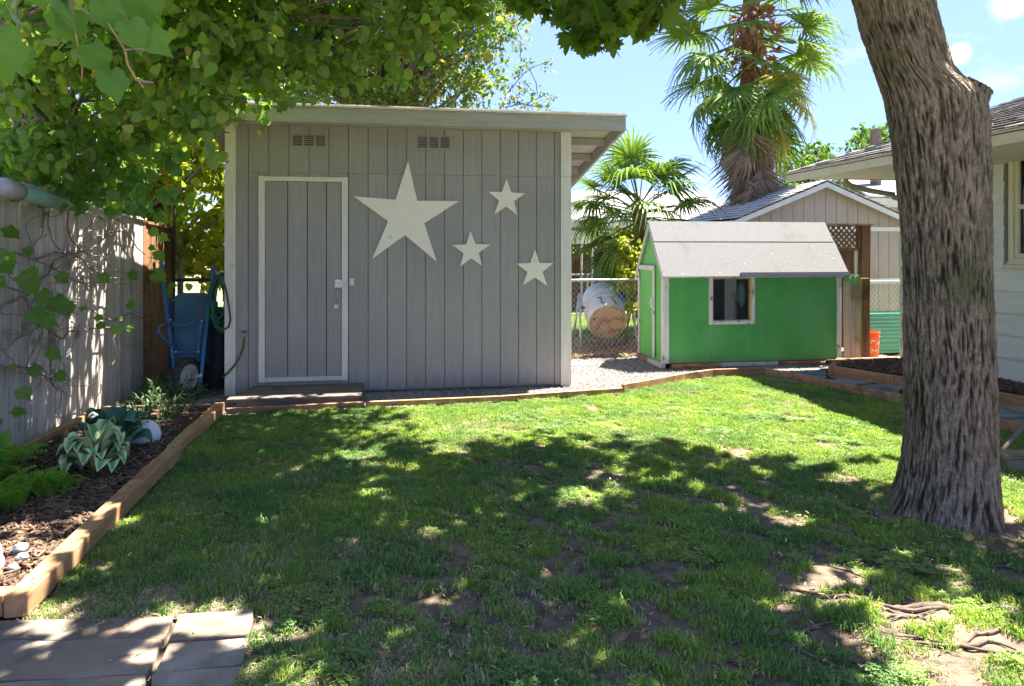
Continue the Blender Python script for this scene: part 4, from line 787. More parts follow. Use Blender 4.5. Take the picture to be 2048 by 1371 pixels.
# chain link fences
def chain(name, label, p0, p1, h, cell, parts=True, lay=M['wire'], zb=.02, posts=()):
    p0, p1 = Vector(p0), Vector(p1); t = thing(name, label, 'fence', ((p0+p1)/2)); Ln = (p1-p0).length; d = (p1-p0)/Ln; nn = Vector((-d.y, d.x, 0)); b = MB(); k = int((Ln+h)/cell)+1
    for i in range(-1, k):
        for s_ in (1, -1):
            xa, xb = i*cell-(0 if s_ == 1 else 0), i*cell-h*.86; za, zb_ = zb, h
            if s_ == -1: xa, xb = xb, xa
            u, v = (xa, za), (xb, zb_); t0, t1 = 0., 1.; dx = xb-xa
            for lim, sg in ((0, 1), (Ln, -1)):
                tt = (lim-xa)/dx
                if (xa-lim)*sg < 0: t0 = max(t0, tt)
                if (xb-lim)*sg < 0: t1 = min(t1, tt)
            if t1-t0 < .01: continue
            fa = lambda q_: p0+d*(xa+dx*q_)+Vector((0, 0, za+(zb_-za)*q_))+nn*.003*s_
            b.tube([fa(t0), fa(t1)], .0021, 4, cap=False)
    tag(b.build('wire_mesh', lay, t), kind='stuff')
    b = MB(); b.tube([p0+Vector((0, 0, h+.01)), p1+Vector((0, 0, h+.01))], .019, 10); b.build('top_rail', M['metal'], t, smooth=True)
    for q_ in posts: pq = p0.lerp(p1, q_); b = MB(); b.tube([pq, pq+Vector((0, 0, h+.04))], .026, 10); b.build('post', M['metal'], t, smooth=True)
    return t
CY = 9.64
chain('chain_link_fence', 'chain link fence between the grey shed and the green playhouse', (1.7, CY, 0), (3.6, CY, 0), P(1200, 562, Y=CY).z, .074, posts=(.24,))
chain('chain_link_fence', 'chain link fence right of the playhouse above the striped planter', (5.2, CY, 0), (7.7, CY, 0), P(1765, 565, Y=CY).z, .074, posts=(.42, 1))
chain('chain_link_fence', 'chain link fence at the gap behind the wheelbarrow', (-3.4, 9.3, 0), (-1.7, 9.3, 0), 1.12, .074, posts=(.3,))
b = MB(); zz = P(1200, 550, Y=12.5).z; x0 = P(1140, 550, Y=12.5).x; x1 = P(1245, 550, Y=12.5).x; b.tube([(x0, 12.5, zz), (x1, 12.5, zz)], .02, 8); 
for k in range(4): b.tube([(x0+(x1-x0)*k/3, 12.5, 0), (x0+(x1-x0)*k/3, 12.5, zz)], .015, 6)
tag(b.build('pipe_rail', M['metal']), 'thin metal pipe rail in the yard behind the chain link fence', 'railing')
# fence band seen right of the playhouse
b = MB(); u, v = P(1722, 568, Y=10.3), P(1800, 558, Y=10.3); b.box(u.x, v.x+.3, 10.3, 10.32, u.z, v.z); tag(b.build('light_strip', M['whitemetal']), 'narrow pale board across the foot of the garage wall', 'board')

# ---------------- barrel composter
bc = thing('barrel_composter', 'white barrel composter with tan end on a metal stand behind the chain link', 'composter', (P(1205, 630, Y=10.3).x, 10.35, 0))
cc = P(1208, 618, Y=10.35); axb = Vector((-.12, -.88, -.44)).normalized(); rB = .30
b = MB(); b.lathe([(.001, -.34), (rB*.9, -.34), (rB*.98, -.31), (rB, -.12), (rB*1.04, -.10), (rB*1.04, -.07), (rB, -.05), (rB, .05), (rB*1.04, .07), (rB*1.04, .10), (rB, .12), (rB*.97, .36), (rB*.93, .385)], cc, axb, 32); b.build('barrel', M['barrelw'], bc, smooth=True)
b = MB(); b.lathe([(rB*.93, .386), (rB*.92, .40), (rB*.86, .40), (rB*.84, .37), (.0001, .37)], cc, axb, 32); e_ = b.build('barrel_end', M['barrelt'], bc)
au = axb.orthogonal().normalized(); av = Vector((1, 0, 0)); av = (av-axb*av.dot(axb)).normalized(); au = av.cross(axb); au = au if au.z > 0 else -au
ec = cc+axb*.374
b = MB()
for s_ in (1,):
    b.tube([ec+av*(-.17)+au*.02, ec+av*(-.09)+au*.05, ec+av*.0+au*.04, ec+av*.09+au*.07, ec+av*.17+au*.05], [.012, .022, .014, .026, .012], 8)
    b.tube([ec+av*.17*math.cos(t)+au*.17*math.sin(t)*1 for t in np.linspace(math.pi*1.12, math.pi*1.9, 12)], .01, 8)
b.build('end_rib', M['barrelt'], e_, smooth=True)
b = MB(); b.lathe([(.022, 0), (.001, .004)], ec+av*-.2+au*.04, axb, 10); b.build('bung', M['brown'], e_)
# marks on the barrel side
b = MB()
def bs(t, h, o=.004): return cc+axb*h+(av*math.sin(t)+au*math.cos(t))*(rB+o)
for t0, pts_ in ((-.55, [(0, .0), (.16, .0), (.2, .0), (.16, .17), (.3, .17)]), (.1, [(0, .0), (.12, .0), (.2, .15), (.34, .15)])):
    b.tube([bs(t0+x_, .14+y_, .003) for x_, y_ in pts_], .007, 5)
b.build('marking', M['rubber'], bc)
for s_ in (-1, 1):
    xx = cc.x+s_*.40; b = MB(); b.tube([(xx, 10.3, .72+.12), (xx+s_*.04, 10.05, 0)], .018, 8); b.tube([(xx, 10.3, .84), (xx+s_*.04, 10.6, 0)], .018, 8); b.build('stand_leg', M['metal'], bc, smooth=True)
b = MB(); b.tube([cc-av*.44, cc+av*.44], .018, 8); b.build('axle', M['rubber'], bc)
bp_ = P(1241, 603, Y=10.2); tag(MB().lathe([(.001, .06), (.06, .055), (.09, .03), (.11, -.01), (.1, -.012), (.08, .02), (.001, .04)], bp_, Vector((.35, -.9, .2)), 20).build('plastic_bowl', M['bluebowl'], smooth=True), 'bright blue plastic bowl hanging behind the barrel composter', 'bowl')

# orange bucket, striped planter, black hose
bk = thing('bucket', 'orange plastic bucket with white print beside the striped planter', 'bucket', G(1752, 717))
c0 = G(1752, 717); c0.y += .12; b = MB(); b.lathe([(.0001, 0), (.098, 0), (.102, .02), (.117, .28), (.124, .283), (.124, .30), (.118, .302), (.12, .345), (.126, .347), (.126, .36), (.116, .362), (.10, .04), (.0001, .035)], c0, n=28); b.build('bucket_body', M['orange'], bk, smooth=False)
b = MB(); r5 = random.Random(5)
for i in range(34):
    t = r5.uniform(-2.5, -.3); h = r5.uniform(.08, .24); rd = .1045+h*.047+.0008; w_, hh = r5.uniform(.06, .2), r5.uniform(.005, .02)
    b.add([c0+Vector((math.cos(t+s_)*rd, math.sin(t+s_)*rd, h+e_)) for s_, e_ in ((0, 0), (w_, 0), (w_, hh), (0, hh))], [(0, 1, 2, 3)])
b.build('print', M['whitep'], bk)
b = MB(); b.tube([c0+Vector((.13*math.cos(t), -.02-.03*math.sin(t), .31-.13*math.sin(t))) for t in np.linspace(0, math.pi, 13)], .0025, 5); b.build('bail', M['metal'], bk)
pl = thing('striped_planter', 'corrugated green and blue striped planter box by the fence', 'planter', (6.5, 9.3, 0))
px0, px1 = P(1736, 660, Y=9.25).x-.15, P(1805, 660, Y=9.25).x+.2; zt2 = P(1770, 622, Y=9.25).z; n = 11; stp = zt2/n
for k in range(n):
    z = k*stp
    for nm, m_, f0, f1 in (('green_rib', 'teal', 0, .62), ('blue_rib', 'tealb', .62, 1)):
        b = MB(); ns_ = 4; pr = []
        for j in range(ns_+1):
            f = f0+(f1-f0)*j/ns_; pr.append((9.25-.012*math.sin(2*math.pi*f), z+stp*f))
        vs = [(px0, y_, z_) for y_, z_ in pr]+[(px1, y_, z_) for y_, z_ in pr]; b.add(vs, [(j, ns_+1+j, ns_+2+j, j+1) for j in range(ns_)]); b.build('rib', M[m_], pl, smooth=True)
b = MB(); b.box(px0, px0+.02, 9.27, 9.6, 0, zt2); b.box(px1-.02, px1, 9.27, 9.6, 0, zt2); b.box(px0+.02, px1-.02, 9.27, 9.58, 0, zt2-.05); b.build('planter_body', M['teal'], pl)
b = MB(); b.tube([G(1770, 722, .02), G(1778, 718, .05), G(1788, 712, .06), G(1802, 708, .03)], .012, 8); tag(b.build('pipe', M['black'], smooth=True), 'short black drain pipe lying near the house corner', 'pipe')

# ================================================================ WHEELBARROW
wbw = thing('wheelbarrow', 'worn blue wheelbarrow tipped upright on its nose beside the shed', 'wheelbarrow', G(380, 788))
WY = 7.75
def wq(px, py, dy=0): return P(px, py, Y=WY+dy)
b = MB(); r_out = [(345, 700, .05), (358, 606, .0), (366, 598, .02), (395, 592, .03), (418, 596, .02), (425, 606, 0), (432, 660, .03), (428, 716, .05), (400, 722, .02), (352, 720, .02)]
# tray: bottom panel facing us and flared sides going back
bot_ = [wq(347, 722, .0), wq(408, 722, 0), wq(418, 600, .10), wq(403, 594, .10), wq(368, 594, .10), wq(350, 602, .10)]
rimp = [wq(338, 735, .34), wq(428, 735, .36), wq(434, 606, .42), wq(412, 588, .42), wq(360, 588, .42), wq(340, 604, .42)]
n = 6; b.add(bot_+rimp, [tuple(range(n))]+[(i, i+n, (i+1) % n+n, (i+1) % n) for i in range(n)]); o = b.build('tray', M['blue'], wbw); s_ = o.modifiers.new('s', 'SOLIDIFY'); s_.thickness = .006; bv = o.modifiers.new('b', 'BEVEL'); bv.width = .03; bv.segments = 3
b = MB(); b.tube([p.copy() for p in rimp]+[rimp[0]], .012, 8); b.build('tray_rim', M['bluef'], wbw, smooth=True)
for pts_ in ([(321, 512, .30), (324, 545, .24), (331, 600, .12), (339, 660, .02), (347, 720, -.08), (351, 762, -.16)], [(428, 532, .30), (425, 570, .22), (418, 620, .08), (410, 680, -.02), (404, 740, -.12), (397, 786, -.18)]):
    b = MB(); pv = [wq(*p) for p in pts_]
    for i in range(len(pv)-1): b.beam(pv[i], pv[i+1]+(pv[i+1]-pv[i]).normalized()*.004, .034, .034, up=(0, -1, .1))
    b.build('handle', M['bluef'], wbw, bevel=.006)
b = MB(); b.tube([wq(334, 650, -.02), wq(325, 650, -.10), wq(318, 655, -.15), wq(317, 666, -.16), wq(326, 675, -.12), wq(354, 698, -.03)], .012, 8); b.build('leg', M['bluef'], wbw, smooth=True)
b = MB(); b.tube([wq(334, 646, -.02), wq(350, 648, -.05), wq(362, 652, -.06), wq(374, 648, -.06), wq(400, 646, -.05), wq(402, 652, -.05), wq(374, 654, -.07), wq(345, 652, -.05), wq(336, 652, -.02)], .006, 6); b.build('brace', M['bluef'], wbw, smooth=True)
b = MB(); b.beam(wq(402, 646, -.06), wq(399, 672, -.09), .03, .01, up=(0, -1, 0)); b.beam(wq(399, 672, -.09), wq(396, 702, -.03), .026, .01, up=(0, -1, 0)); b.build('leg', M['bluef'], wbw)
b = MB(); b.tube([wq(350, 703, -.02), wq(398, 703, -.02)], .012, 8); b.build('cross_bar', M['bluef'], wbw)
for bx_, by_ in ((342, 640), (404, 642), (352, 702), (397, 702)):
    b = MB(); b.lathe([(.0001, -.012), (.009, -.012), (.011, 0)], wq(bx_, by_, -.045), (0, 1, 0), 8); b.build('bolt', M['metal'], wbw)
wc = wq(373, 756, -.12); wc.z = .20; ax_ = Vector((.95, -.42, .02)).normalized()
b = MB(); b.lathe([(.135, -.035), (.175, -.045), (.197, -.02), (.2, 0), (.197, .02), (.175, .045), (.135, .035)], wc, ax_, 32); wh = b.build('wheel', M['rubber'], wbw, smooth=True)
b = MB()
for k in range(36):
    t = 2*math.pi*k/36; u = ax_.orthogonal().normalized(); v = ax_.cross(u); dr_ = u*math.cos(t)+v*math.sin(t); b.beam(wc+dr_*.199-ax_*.03, wc+dr_*.199+ax_*.03, .012, .008, up=dr_)
b.build('tread', M['rubber'], wh)
b = MB(); b.lathe([(.0001, -.03), (.04, -.03), (.045, -.012), (.12, -.015), (.137, -.034)], wc, -ax_, 24); b.lathe([(.0001, -.03), (.04, -.03), (.045, -.012), (.12, -.015), (.137, -.034)], wc, ax_, 24); b.build('rim', M['rim'], wh, smooth=True)
b = MB(); b.tube([wc-ax_*.1, wc+ax_*.14], .01, 8); b.beam(wc+ax_*.1, wq(404, 748, -.15), .02, .025); b.build('axle', M['metal'], wbw)
# rod and post behind
b = MB(); p0, p1 = P(348, 561, Y=9.0), P(424, 561, Y=9.0); b.tube([p0, p1], .016, 8); b.tube([(p0.x, 9, 0), (p0.x, 9, 2.05)], .016, 8); tag(b.build('gate_frame', M['rubber']), 'thin dark pipe frame behind the wheelbarrow', 'frame')
b = MB(); b.box(P(356, 500, Y=9.25).x, P(366, 500, Y=9.25).x, 9.22, 9.27, 0, 1.75); tag(b.build('wooden_post', M['greyfence']), 'slim weathered post standing behind the wheelbarrow handles', 'post')
b = MB(); b.lathe([(.001, .86), (.12, .84), (.2, .7), (.24, .4), (.25, .0)], (P(437, 700, Y=8.3).x, 8.3, 0), n=16); o = b.build('dark_bin', M['black'], smooth=True); tag(o, 'black plastic bin in the dark gap right of the wheelbarrow', 'bin')  # rounded bag put where only a black area shows beside the wheelbarrow

# ---------------- small things in the bed and at the right
tag(MB().lathe([(.0001, .115), (.04, .108), (.08, .082), (.105, .045), (.115, 0), (.105, -.045), (.08, -.08)], G(285, 884, .05)+Vector((0, .05, .045)), n=28).build('glass_globe', M['globe'], smooth=True), 'white round globe ornament lying in the mulch behind the hostas', 'globe')
def rock(c, sx, sy, sz, seed, m, name, label, cat, group=None):
    bm = bmesh.new(); bmesh.ops.create_icosphere(bm, subdivisions=3, radius=1)
    for v in bm.verts:
        k = 1+.35*(noise.noise(v.co*1.3+Vector((seed, 0, 0))))+.12*noise.noise(v.co*4+Vector((0, seed, 0))); v.co = Vector((v.co.x*sx*k, v.co.y*sy*k, v.co.z*sz*k))
    me = bpy.data.meshes.new(name); bm.to_mesh(me); bm.free(); me.materials.append(m); me.polygons.foreach_set('use_smooth', [True]*len(me.polygons)); o = link(me, name, None, c)
    return tag(o, label, cat, group)
wsg = 'white stones by the timber'
rock(G(39, 1103, .05)+Vector((0, 0, .02)), .034, .03, .024, 1, M['whitestone'], 'stone', 'largest round white stone, uppermost beside the white ornament', 'stone', wsg)
rock(G(44, 1120, .05)+Vector((0, 0, .018)), .028, .022, .02, 2, M['whitestone'], 'stone', 'oval white stone just below the largest round one', 'stone', wsg)
rock(G(26, 1137, .05)+Vector((0, 0, .012)), .022, .02, .014, 3, M['whitestone'], 'stone', 'flat small white stone nearest the front timber', 'stone', wsg)
rock(G(34, 1226)+Vector((0, 0, .012)), .026, .016, .012, 4, M['whitestone'], 'shell', 'small broken white shell in front of the timber corner', 'shell')
rock(G(-22, 1140, .05)+Vector((-.02, 0, .04)), .075, .07, .15, 9, M['whitestone'], 'ornament', 'rough white ornament cut off by the left edge of the picture', 'ornament')
rock(G(208, 845, .05)+Vector((0, 0, .02)), .07, .06, .035, 12, M['whitestone'], 'stone', 'pale lumpy stone behind the blue green hosta', 'stone')
rock(G(190, 838, .05)+Vector((0, 0, .03)), .05, .05, .04, 14, M['whitestone'], 'stone', 'pale knobbly stone left of its flatter neighbour by the fence', 'stone')
# chair foot and block at the right edge
cf = thing('garden_chair', 'brown metal tube foot of a garden chair at the right edge', 'chair', G(2040, 915))
b = MB(); p_ = [P(2075, 810, D=4.75), P(2047, 852, D=4.75), P(2018, 885, D=4.72), P(2006, 898, D=4.7), P(2008, 909, D=4.7), P(2022, 914, D=4.68), P(2100, 914, D=4.6)]
b.tube(p_, .0145, 12); b.build('leg', M['tube_'], cf, smooth=True)
b = MB(); b.tube([p_[0], p_[0]+Vector((.1, 0, .25)), p_[0]+Vector((.55, -.1, .27)), p_[0]+Vector((.6, -.1, -.4))], .0145, 10); b.build('frame', M['tube_'], cf, smooth=True)
e0 = G(2012, 938); slab([(e0.x, e0.y), (e0.x+.5, e0.y-.18), (e0.x+.62, e0.y+.1), (e0.x+.12, e0.y+.22)], -.01, .075, M['stone'], None, 'paving_block')
tag(bpy.data.objects['paving_block'], 'thick stone block under the chair foot at the right edge', 'block')

# ================================================================ VEGETATION
# leaf shapes: base at 0, tip along +y, face up +z
def fold(pts, k=.22, d=.25): return [(x, y, abs(x)*k-d*y*y) for x, y in pts]
T_round = (fold([(0, 0), (0, .5), (0, 1.0), (.30, .02), (.48, .38), (.30, .78), (-.30, .02), (-.48, .38), (-.30, .78)]), [(0, 3, 1), (3, 4, 1), (4, 5, 1), (5, 2, 1), (0, 1, 6), (6, 1, 7), (7, 1, 8), (8, 1, 2)])
T_oval = (fold([(0, 0), (0, .5), (0, 1.0), (.24, .3), (.2, .72), (-.24, .3), (-.2, .72)], .2, .2), [(0, 3, 1), (3, 4, 1), (4, 2, 1), (0, 1, 5), (5, 1, 6), (6, 1, 2)])
T_narrow = ([(0, 0, 0), (.13, .45, .03), (0, 1, -.12), (-.13, .45, .03), (0, .45, -.01)], [(0, 1, 4), (1, 2, 4), (2, 3, 4), (3, 0, 4)])
def maple_t():
    rim = [(.10, 0), (.34, -.10), (.30, .08), (.58, .10), (.50, .24), (.66, .42), (.40, .46), (.42, .66), (.20, .60), (.16, .80), (0, 1.0)]
    full = rim+[(-x, y) for x, y in rim[::-1][1:]]; c = [(0, .28)]+full; n = len(full)
    return [(x, y, abs(x)*.15-.28*y*y-.1*x*x) for x, y in c], [(0, i+1, i+2) for i in range(n-1)]+[(0, n, 1)]
T_maple = maple_t()
def grape_t():
    rim = [(.12, -.06), (.34, -.12), (.50, .10), (.46, .24), (.60, .40), (.44, .62), (.26, .72), (0, 1.0)]; full = rim+[(-x, y) for x, y in rim[::-1][1:]]; n = len(full)
    pts = [(0, .3)]+full+[(x*.5, .3+(y-.3)*.5) for x, y in full]
    P_ = [(x, y, abs(x)*.30-.45*max(y, 0)**2-.35*x*x+.05*math.sin(9*x+5*y)) for x, y in pts]; F = []
    for i in range(n):
        j = (i+1) % n; a, b_, c_, d_ = i+1, j+1, n+i+1, n+j+1; F += [(a, b_, d_), (a, d_, c_), (0, c_, d_)]
    return P_, F
T_grape = grape_t()
def unit(v): return v/(np.linalg.norm(v, axis=-1, keepdims=True)+1e-9)
def clumps(centers, radii, n_tw, n_lf, size, droop=.35, flat=.55, rng=rng, out=.5, updir=(0, 0, 1), ntilt=.6):
    """leaves set along twigs that radiate inside each clump -> pos, axis, normal, size, twig polylines"""
    Pp, A, N, Sz, TW = [], [], [], [], []
    for c, rd in zip(centers, radii):
        c = np.array(c, float)
        d = unit(rng.normal(size=(n_tw, 3))*[1, 1, flat]); s = c+rng.normal(size=(n_tw, 3))*rd*.28*[1, 1, flat]; ln = rd*rng.uniform(.45, 1.0, n_tw)
        mid = s+d*ln[:, None]*.5; e = s+d*ln[:, None]+np.array([0, 0, -1])*ln[:, None]*droop*.5
        TW += [(s[i], mid[i], e[i]) for i in range(n_tw)]
        t = rng.uniform(.1, 1.05, (n_tw, n_lf, 1)); p = (1-t)**2*s[:, None]+2*t*(1-t)*mid[:, None]+t*t*e[:, None]
        p = p+rng.normal(size=p.shape)*.035
        ax = unit(d[:, None]*.5+rng.normal(size=p.shape)*.6+np.array([0, 0, -droop])); nr = unit(rng.normal(size=p.shape)*ntilt+np.array(updir))
        Pp.append(p.reshape(-1, 3)); A.append(ax.reshape(-1, 3)); N.append(nr.reshape(-1, 3)); Sz.append(size*rng.uniform(.6, 1.2, n_tw*n_lf))
    return np.concatenate(Pp), np.concatenate(A), np.concatenate(N), np.concatenate(Sz), TW
def twig_mesh(name, TW, r0, m, parent, every=1):
    TW = TW[::every]; K = np.array([[a, b_, c_] for a, b_, c_ in TW]); n = len(K); V = []; F = []
    t = unit(K[:, 2]-K[:, 0]); a = unit(np.cross(t, [.3, .5, .8])); b_ = np.cross(t, a)
    for j, rr_ in enumerate((1, .75, .35)):
        for q_ in range(3):
            an = 2*math.pi*q_/3; V.append(K[:, j]+(a*math.cos(an)+b_*math.sin(an))*r0*rr_)
    V = np.stack(V, 1)-np.array(OFF[parent]); f = [(j*3+q_, j*3+(q_+1) % 3, j*3+3+(q_+1) % 3, j*3+3+q_) for j in range(2) for q_ in range(3)]
    F = np.array(f)[None]+(np.arange(n)*9)[:, None, None]
    return tag(link(np_mesh(name, V.reshape(-1, 3), F.reshape(-1, 4), m), name, parent), kind='stuff')
def leaves(parent, tmpl, m, data, parts=0, name='foliage', nm1='leaf', extra=None, keepf=None):
    """the leaves that show largest become parts of their own, the rest one mass"""
    p, a, n_, s = data[:4]
    if keepf is not None: k = keepf(p); p, a, n_, s = p[k], a[k], n_[k], s[k]
    if parts:
        px, py, z = proj(p); ok = (px > -20) & (px < 2068) & (py > -20) & (py < 1371) & (z > .5); sc = np.where(ok, s/np.maximum(z, .1), -1); idx = np.argsort(-sc)[:parts]; idx = idx[sc[idx] > 0]
        me = bpy.data.meshes.new(nm1); me.from_pydata(tmpl[0], [], tmpl[1]); me.materials.append(m); me.polygons.foreach_set('use_smooth', [True]*len(me.polygons)); me.update()
        for i in idx:
            y = Vector(a[i]).normalized(); x = y.cross(Vector(n_[i])).normalized(); zz = x.cross(y)
            inst(me, nm1, parent, Matrix.Translation(Vector(p[i])) @ Matrix((x, y, zz)).transposed().to_4x4() @ Matrix.Scale(float(s[i]), 4))
        k = np.ones(len(p), bool); k[idx] = False; p, a, n_, s = p[k], a[k], n_[k], s[k]
    me = template_mesh(name, tmpl[0], tmpl[1], p, a, n_, s, m, OFF[parent]); return tag(link(me, name, parent), kind='stuff')
def limb(b, p, q, r0, r1, bend=.12, n=6, k=8):
    p, q = Vector(p), Vector(q); L_ = (q-p).length; o = Vector((random.uniform(-1, 1), random.uniform(-1, 1), random.uniform(-.2, .8)))*L_*bend
    pts = [p.lerp(q, i/n)+o*math.sin(math.pi*i/n)+Vector((random.uniform(-1, 1), random.uniform(-1, 1), random.uniform(-1, 1)))*L_*.012 for i in range(n+1)]
    b.tube(pts, [r0+(r1-r0)*i/n for i in range(n+1)], k); return pts

# ---------------------------------------------------------------- the big maple with its furrowed trunk
ZC = 4.05
prof = [(1085, 1735, 2025), (1060, 1752, 2014), (1040, 1762, 2008), (1010, 1776, 2004), (975, 1789, 2001), (930, 1797, 1998), (880, 1801, 1995), (800, 1804, 1992), (700, 1805, 1991), (600, 1804, 1988), (520, 1801, 1986), (450, 1796, 1984), (400, 1791, 1981), (350, 1785, 1982), (330, 1783, 1980), (280, 1778, 1978), (230, 1768, 1976), (200, 1762, 1968), (180, 1757, 1950), (160, 1750, 1926), (140, 1742, 1908), (100, 1728, 1896), (60, 1714, 1884), (0, 1700, 1868), (-80, 1680, 1850), (-200, 1650, 1826), (-330, 1620, 1800)]
bt = thing('big_tree', 'large tree with a thick furrowed trunk on the right of the lawn', 'tree', P(1898, 1040, D=ZC).xy.to_3d())
zs = [CAM_H+(500-p[0])*ZC/FPX for p in prof]; cxs = [(p[1]+p[2])/2 for p in prof]; ws = [(p[2]-p[1])/2*ZC/FPX*.865 for p in prof]
NZ, NA = 360, 330; RG = []; Zs = np.linspace(zs[0], zs[-1], NZ); CX = np.interp(Zs, zs, cxs); WS = np.interp(Zs, zs, ws); V = []
rv, fv = np.array(_r), np.array(_f)
for i in range(NZ):
    c = np.array([0, 0, 0])+fv*ZC+rv*(CX[i]-1024)*ZC/FPX; z = Zs[i]; flare = max(0, .34-z)/.34
    for j in range(NA):
        a = 2*math.pi*j/NA; rr_ = WS[i]; rd = min(rr_, .285+.0*z) if z > .5 else rr_
        ca, sa = math.cos(a), math.sin(a)
        u = Vector((ca*10.5, sa*10.5, z*6.0)); w_ = noise.noise(Vector((ca*2, sa*2, z*3)))*.9
        u2 = u+Vector((w_*ca, w_*sa, noise.noise(u*.6)*.8))
        vd = noise.voronoi(Vector((ca*9.5+w_*.35, sa*9.5+w_*.35+.5*noise.noise(Vector((ca*3, sa*3+4, z*9))), z*6.0+1.4*noise.noise(Vector((ca*7, sa*7, z*1.5))))))[0]; d1 = .6*(min(1, (vd[1]-vd[0])*2.2)*1.4-.4)+.55*(1-3.2*abs(noise.noise(u2))); d2 = 1-2*abs(noise.noise(Vector((u2.x*2.1, u2.y*2.1, u2.z*1.9+7)))); d3 = noise.noise(Vector((ca*22, sa*22, z*30)))
        RG.append(max(0, min(1, .35+.5*d1+.3*(d2-.6)))); dis = .0085*max(-.7, min(.8, d1))+.005*d2+.0025*d3+.012*noise.noise(Vector((ca*1.5+5, sa*1.5, z*1.4)))
        dis += flare**1.6*.022*(max(0, math.sin(a*5+1))+.5*max(0, math.sin(a*3+.4)))*(1 if z > -1 else 0)
        if abs(z-1.93) < .07: dis += .03*math.exp(-((a-0.05 if a < 3 else a-0.05-2*math.pi)/.16)**2)*math.exp(-((z-1.93)/.028)**2)
        x_ = (rr_+dis-.013)*ca; y_ = (rd+dis-.013)*sa
        q_ = c+rv*x_+fv*y_; V.append((q_[0], q_[1], z))
V = np.array(V)-np.array(OFF[bt]); i = np.arange(NZ*NA).reshape(NZ, NA); ir = np.roll(i, -1, 1); F = np.stack([i[:-1], ir[:-1], ir[1:], i[1:]], -1).reshape(-1, 4)
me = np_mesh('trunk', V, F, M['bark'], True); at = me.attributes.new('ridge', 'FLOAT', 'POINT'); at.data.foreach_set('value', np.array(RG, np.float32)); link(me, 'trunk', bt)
# cut limb stub
s0, s1 = P(1888, 330, D=ZC-.02), P(1934, 172, D=ZC-.05); ax_ = (s1-s0); NN = 90; V = []; RG = []
u_ = ax_.normalized().orthogonal().normalized(); v_ = ax_.normalized().cross(u_)
for k in range(41):
    t = k/40; c = s0+ax_*t; rr_ = .085+.030*min(1, t*1.6)
    for j in range(NN):
        a = 2*math.pi*j/NN; ca, sa = math.cos(a), math.sin(a); w_ = Vector((ca*4, sa*4, t*1.3)); RG.append(.5+.5*(1-2*abs(noise.noise(w_*1.5)))-.35); d = .012*(1-2*abs(noise.noise(w_*1.5)))+.004*(1-2*abs(noise.noise(w_*2.3)))
        q_ = c+(u_*ca+v_*sa)*(rr_+d); 
        if k == 40: q_ += ax_.normalized()*(.012*noise.noise(w_*3))+Vector((0, 0, -.25*(q_-c).dot(Vector(_r))))
        V.append(q_-OFF[bt])
b = MB(); i = np.arange(41*NN).reshape(41, NN); ir = np.roll(i, -1, 1); F = [tuple(f) for f in np.stack([i[:-1], ir[:-1], ir[1:], i[1:]], -1).reshape(-1, 4)]
V.append(s1-OFF[bt]-ax_.normalized()*.01); top = len(V)-1; F += [(40*NN+j, 40*NN+(j+1) % NN, top) for j in range(NN)]
me = bpy.data.meshes.new('cut_stub'); me.from_pydata(V, [], F); me.materials.append(M['bark']); me.polygons.foreach_set('use_smooth', [True]*len(F)); me.update(); RG.append(.6); at = me.attributes.new('ridge', 'FLOAT', 'POINT'); at.data.foreach_set('value', np.array(RG, np.float32)); link(me, 'cut_stub', bt)
topc = Vector(fv*ZC+rv*(CX[-1]-1024)*ZC/FPX); topc.z = Zs[-1]
hubs = []
for tgt in ((2.2, 5.0, 5.4), (.4, 3.2, 4.9), (3.6, 2.6, 5.6), (4.6, 4.9, 5.5), (1.4, 2.2, 5.0)):
    b = MB(); hubs.append(limb(b, topc-Vector((0, 0, .1)), tgt, .12, .04, .1, 8, 10)); b.build('limb', M['stembark'], bt, smooth=True)
# crown over the lawn
cc_, rr_ = [], []
r6 = np.random.default_rng(21)
def shade_ok(c):  # where the crown stands over the yard
    return True
SUN_GAPS = [(G(*a_), b_, c_) for a_, b_, c_ in (((300, 1200), .70, .22), ((620, 1290), .50, .2), ((1960, 1300), .65, .45), ((2010, 1000), .4, .6), ((130, 1290), .35, .2), ((1650, 930), .6, .25), ((1100, 1160), .25, .16), ((1330, 820), 2.0, .85), ((1700, 850), .9, .45))]  # openings cut in the unseen crown to let sun onto chosen ground spots
for k in range(360):
    x, y, z = r6.uniform(-1.8, 5.0), r6.uniform(1.5, 5.9), r6.uniform(3.7, 5.3)
    if ((x-1.6)/3.9)**2+((y-3.5)/2.6)**2 > 1: continue
    px, py, zz = proj((x, y, z-.55)); 
    if zz[0] > .3 and py[0] > -40 and -100 < px[0] < 2150: continue
    if vnoise([x], [y], .7, 31)[0] < .20: continue
    gx_, gy_ = x-SUN.x/SUN.z*z, y-SUN.y/SUN.z*z
    if any(((gx_-q_[0].x)/q_[1])**2+((gy_-q_[0].y)/q_[2])**2 < 1 for q_ in SUN_GAPS): continue
    cc_.append((x, y, z)); rr_.append(r6.uniform(.35, .6))
dat = clumps(cc_, rr_, 9, 9, .135, .3, .5, r6)
leaves(bt, T_maple, L['maple'], dat, 0, 'crown')
twig_mesh('crown_twigs', dat[4], .006, M['twig'], bt, 2)
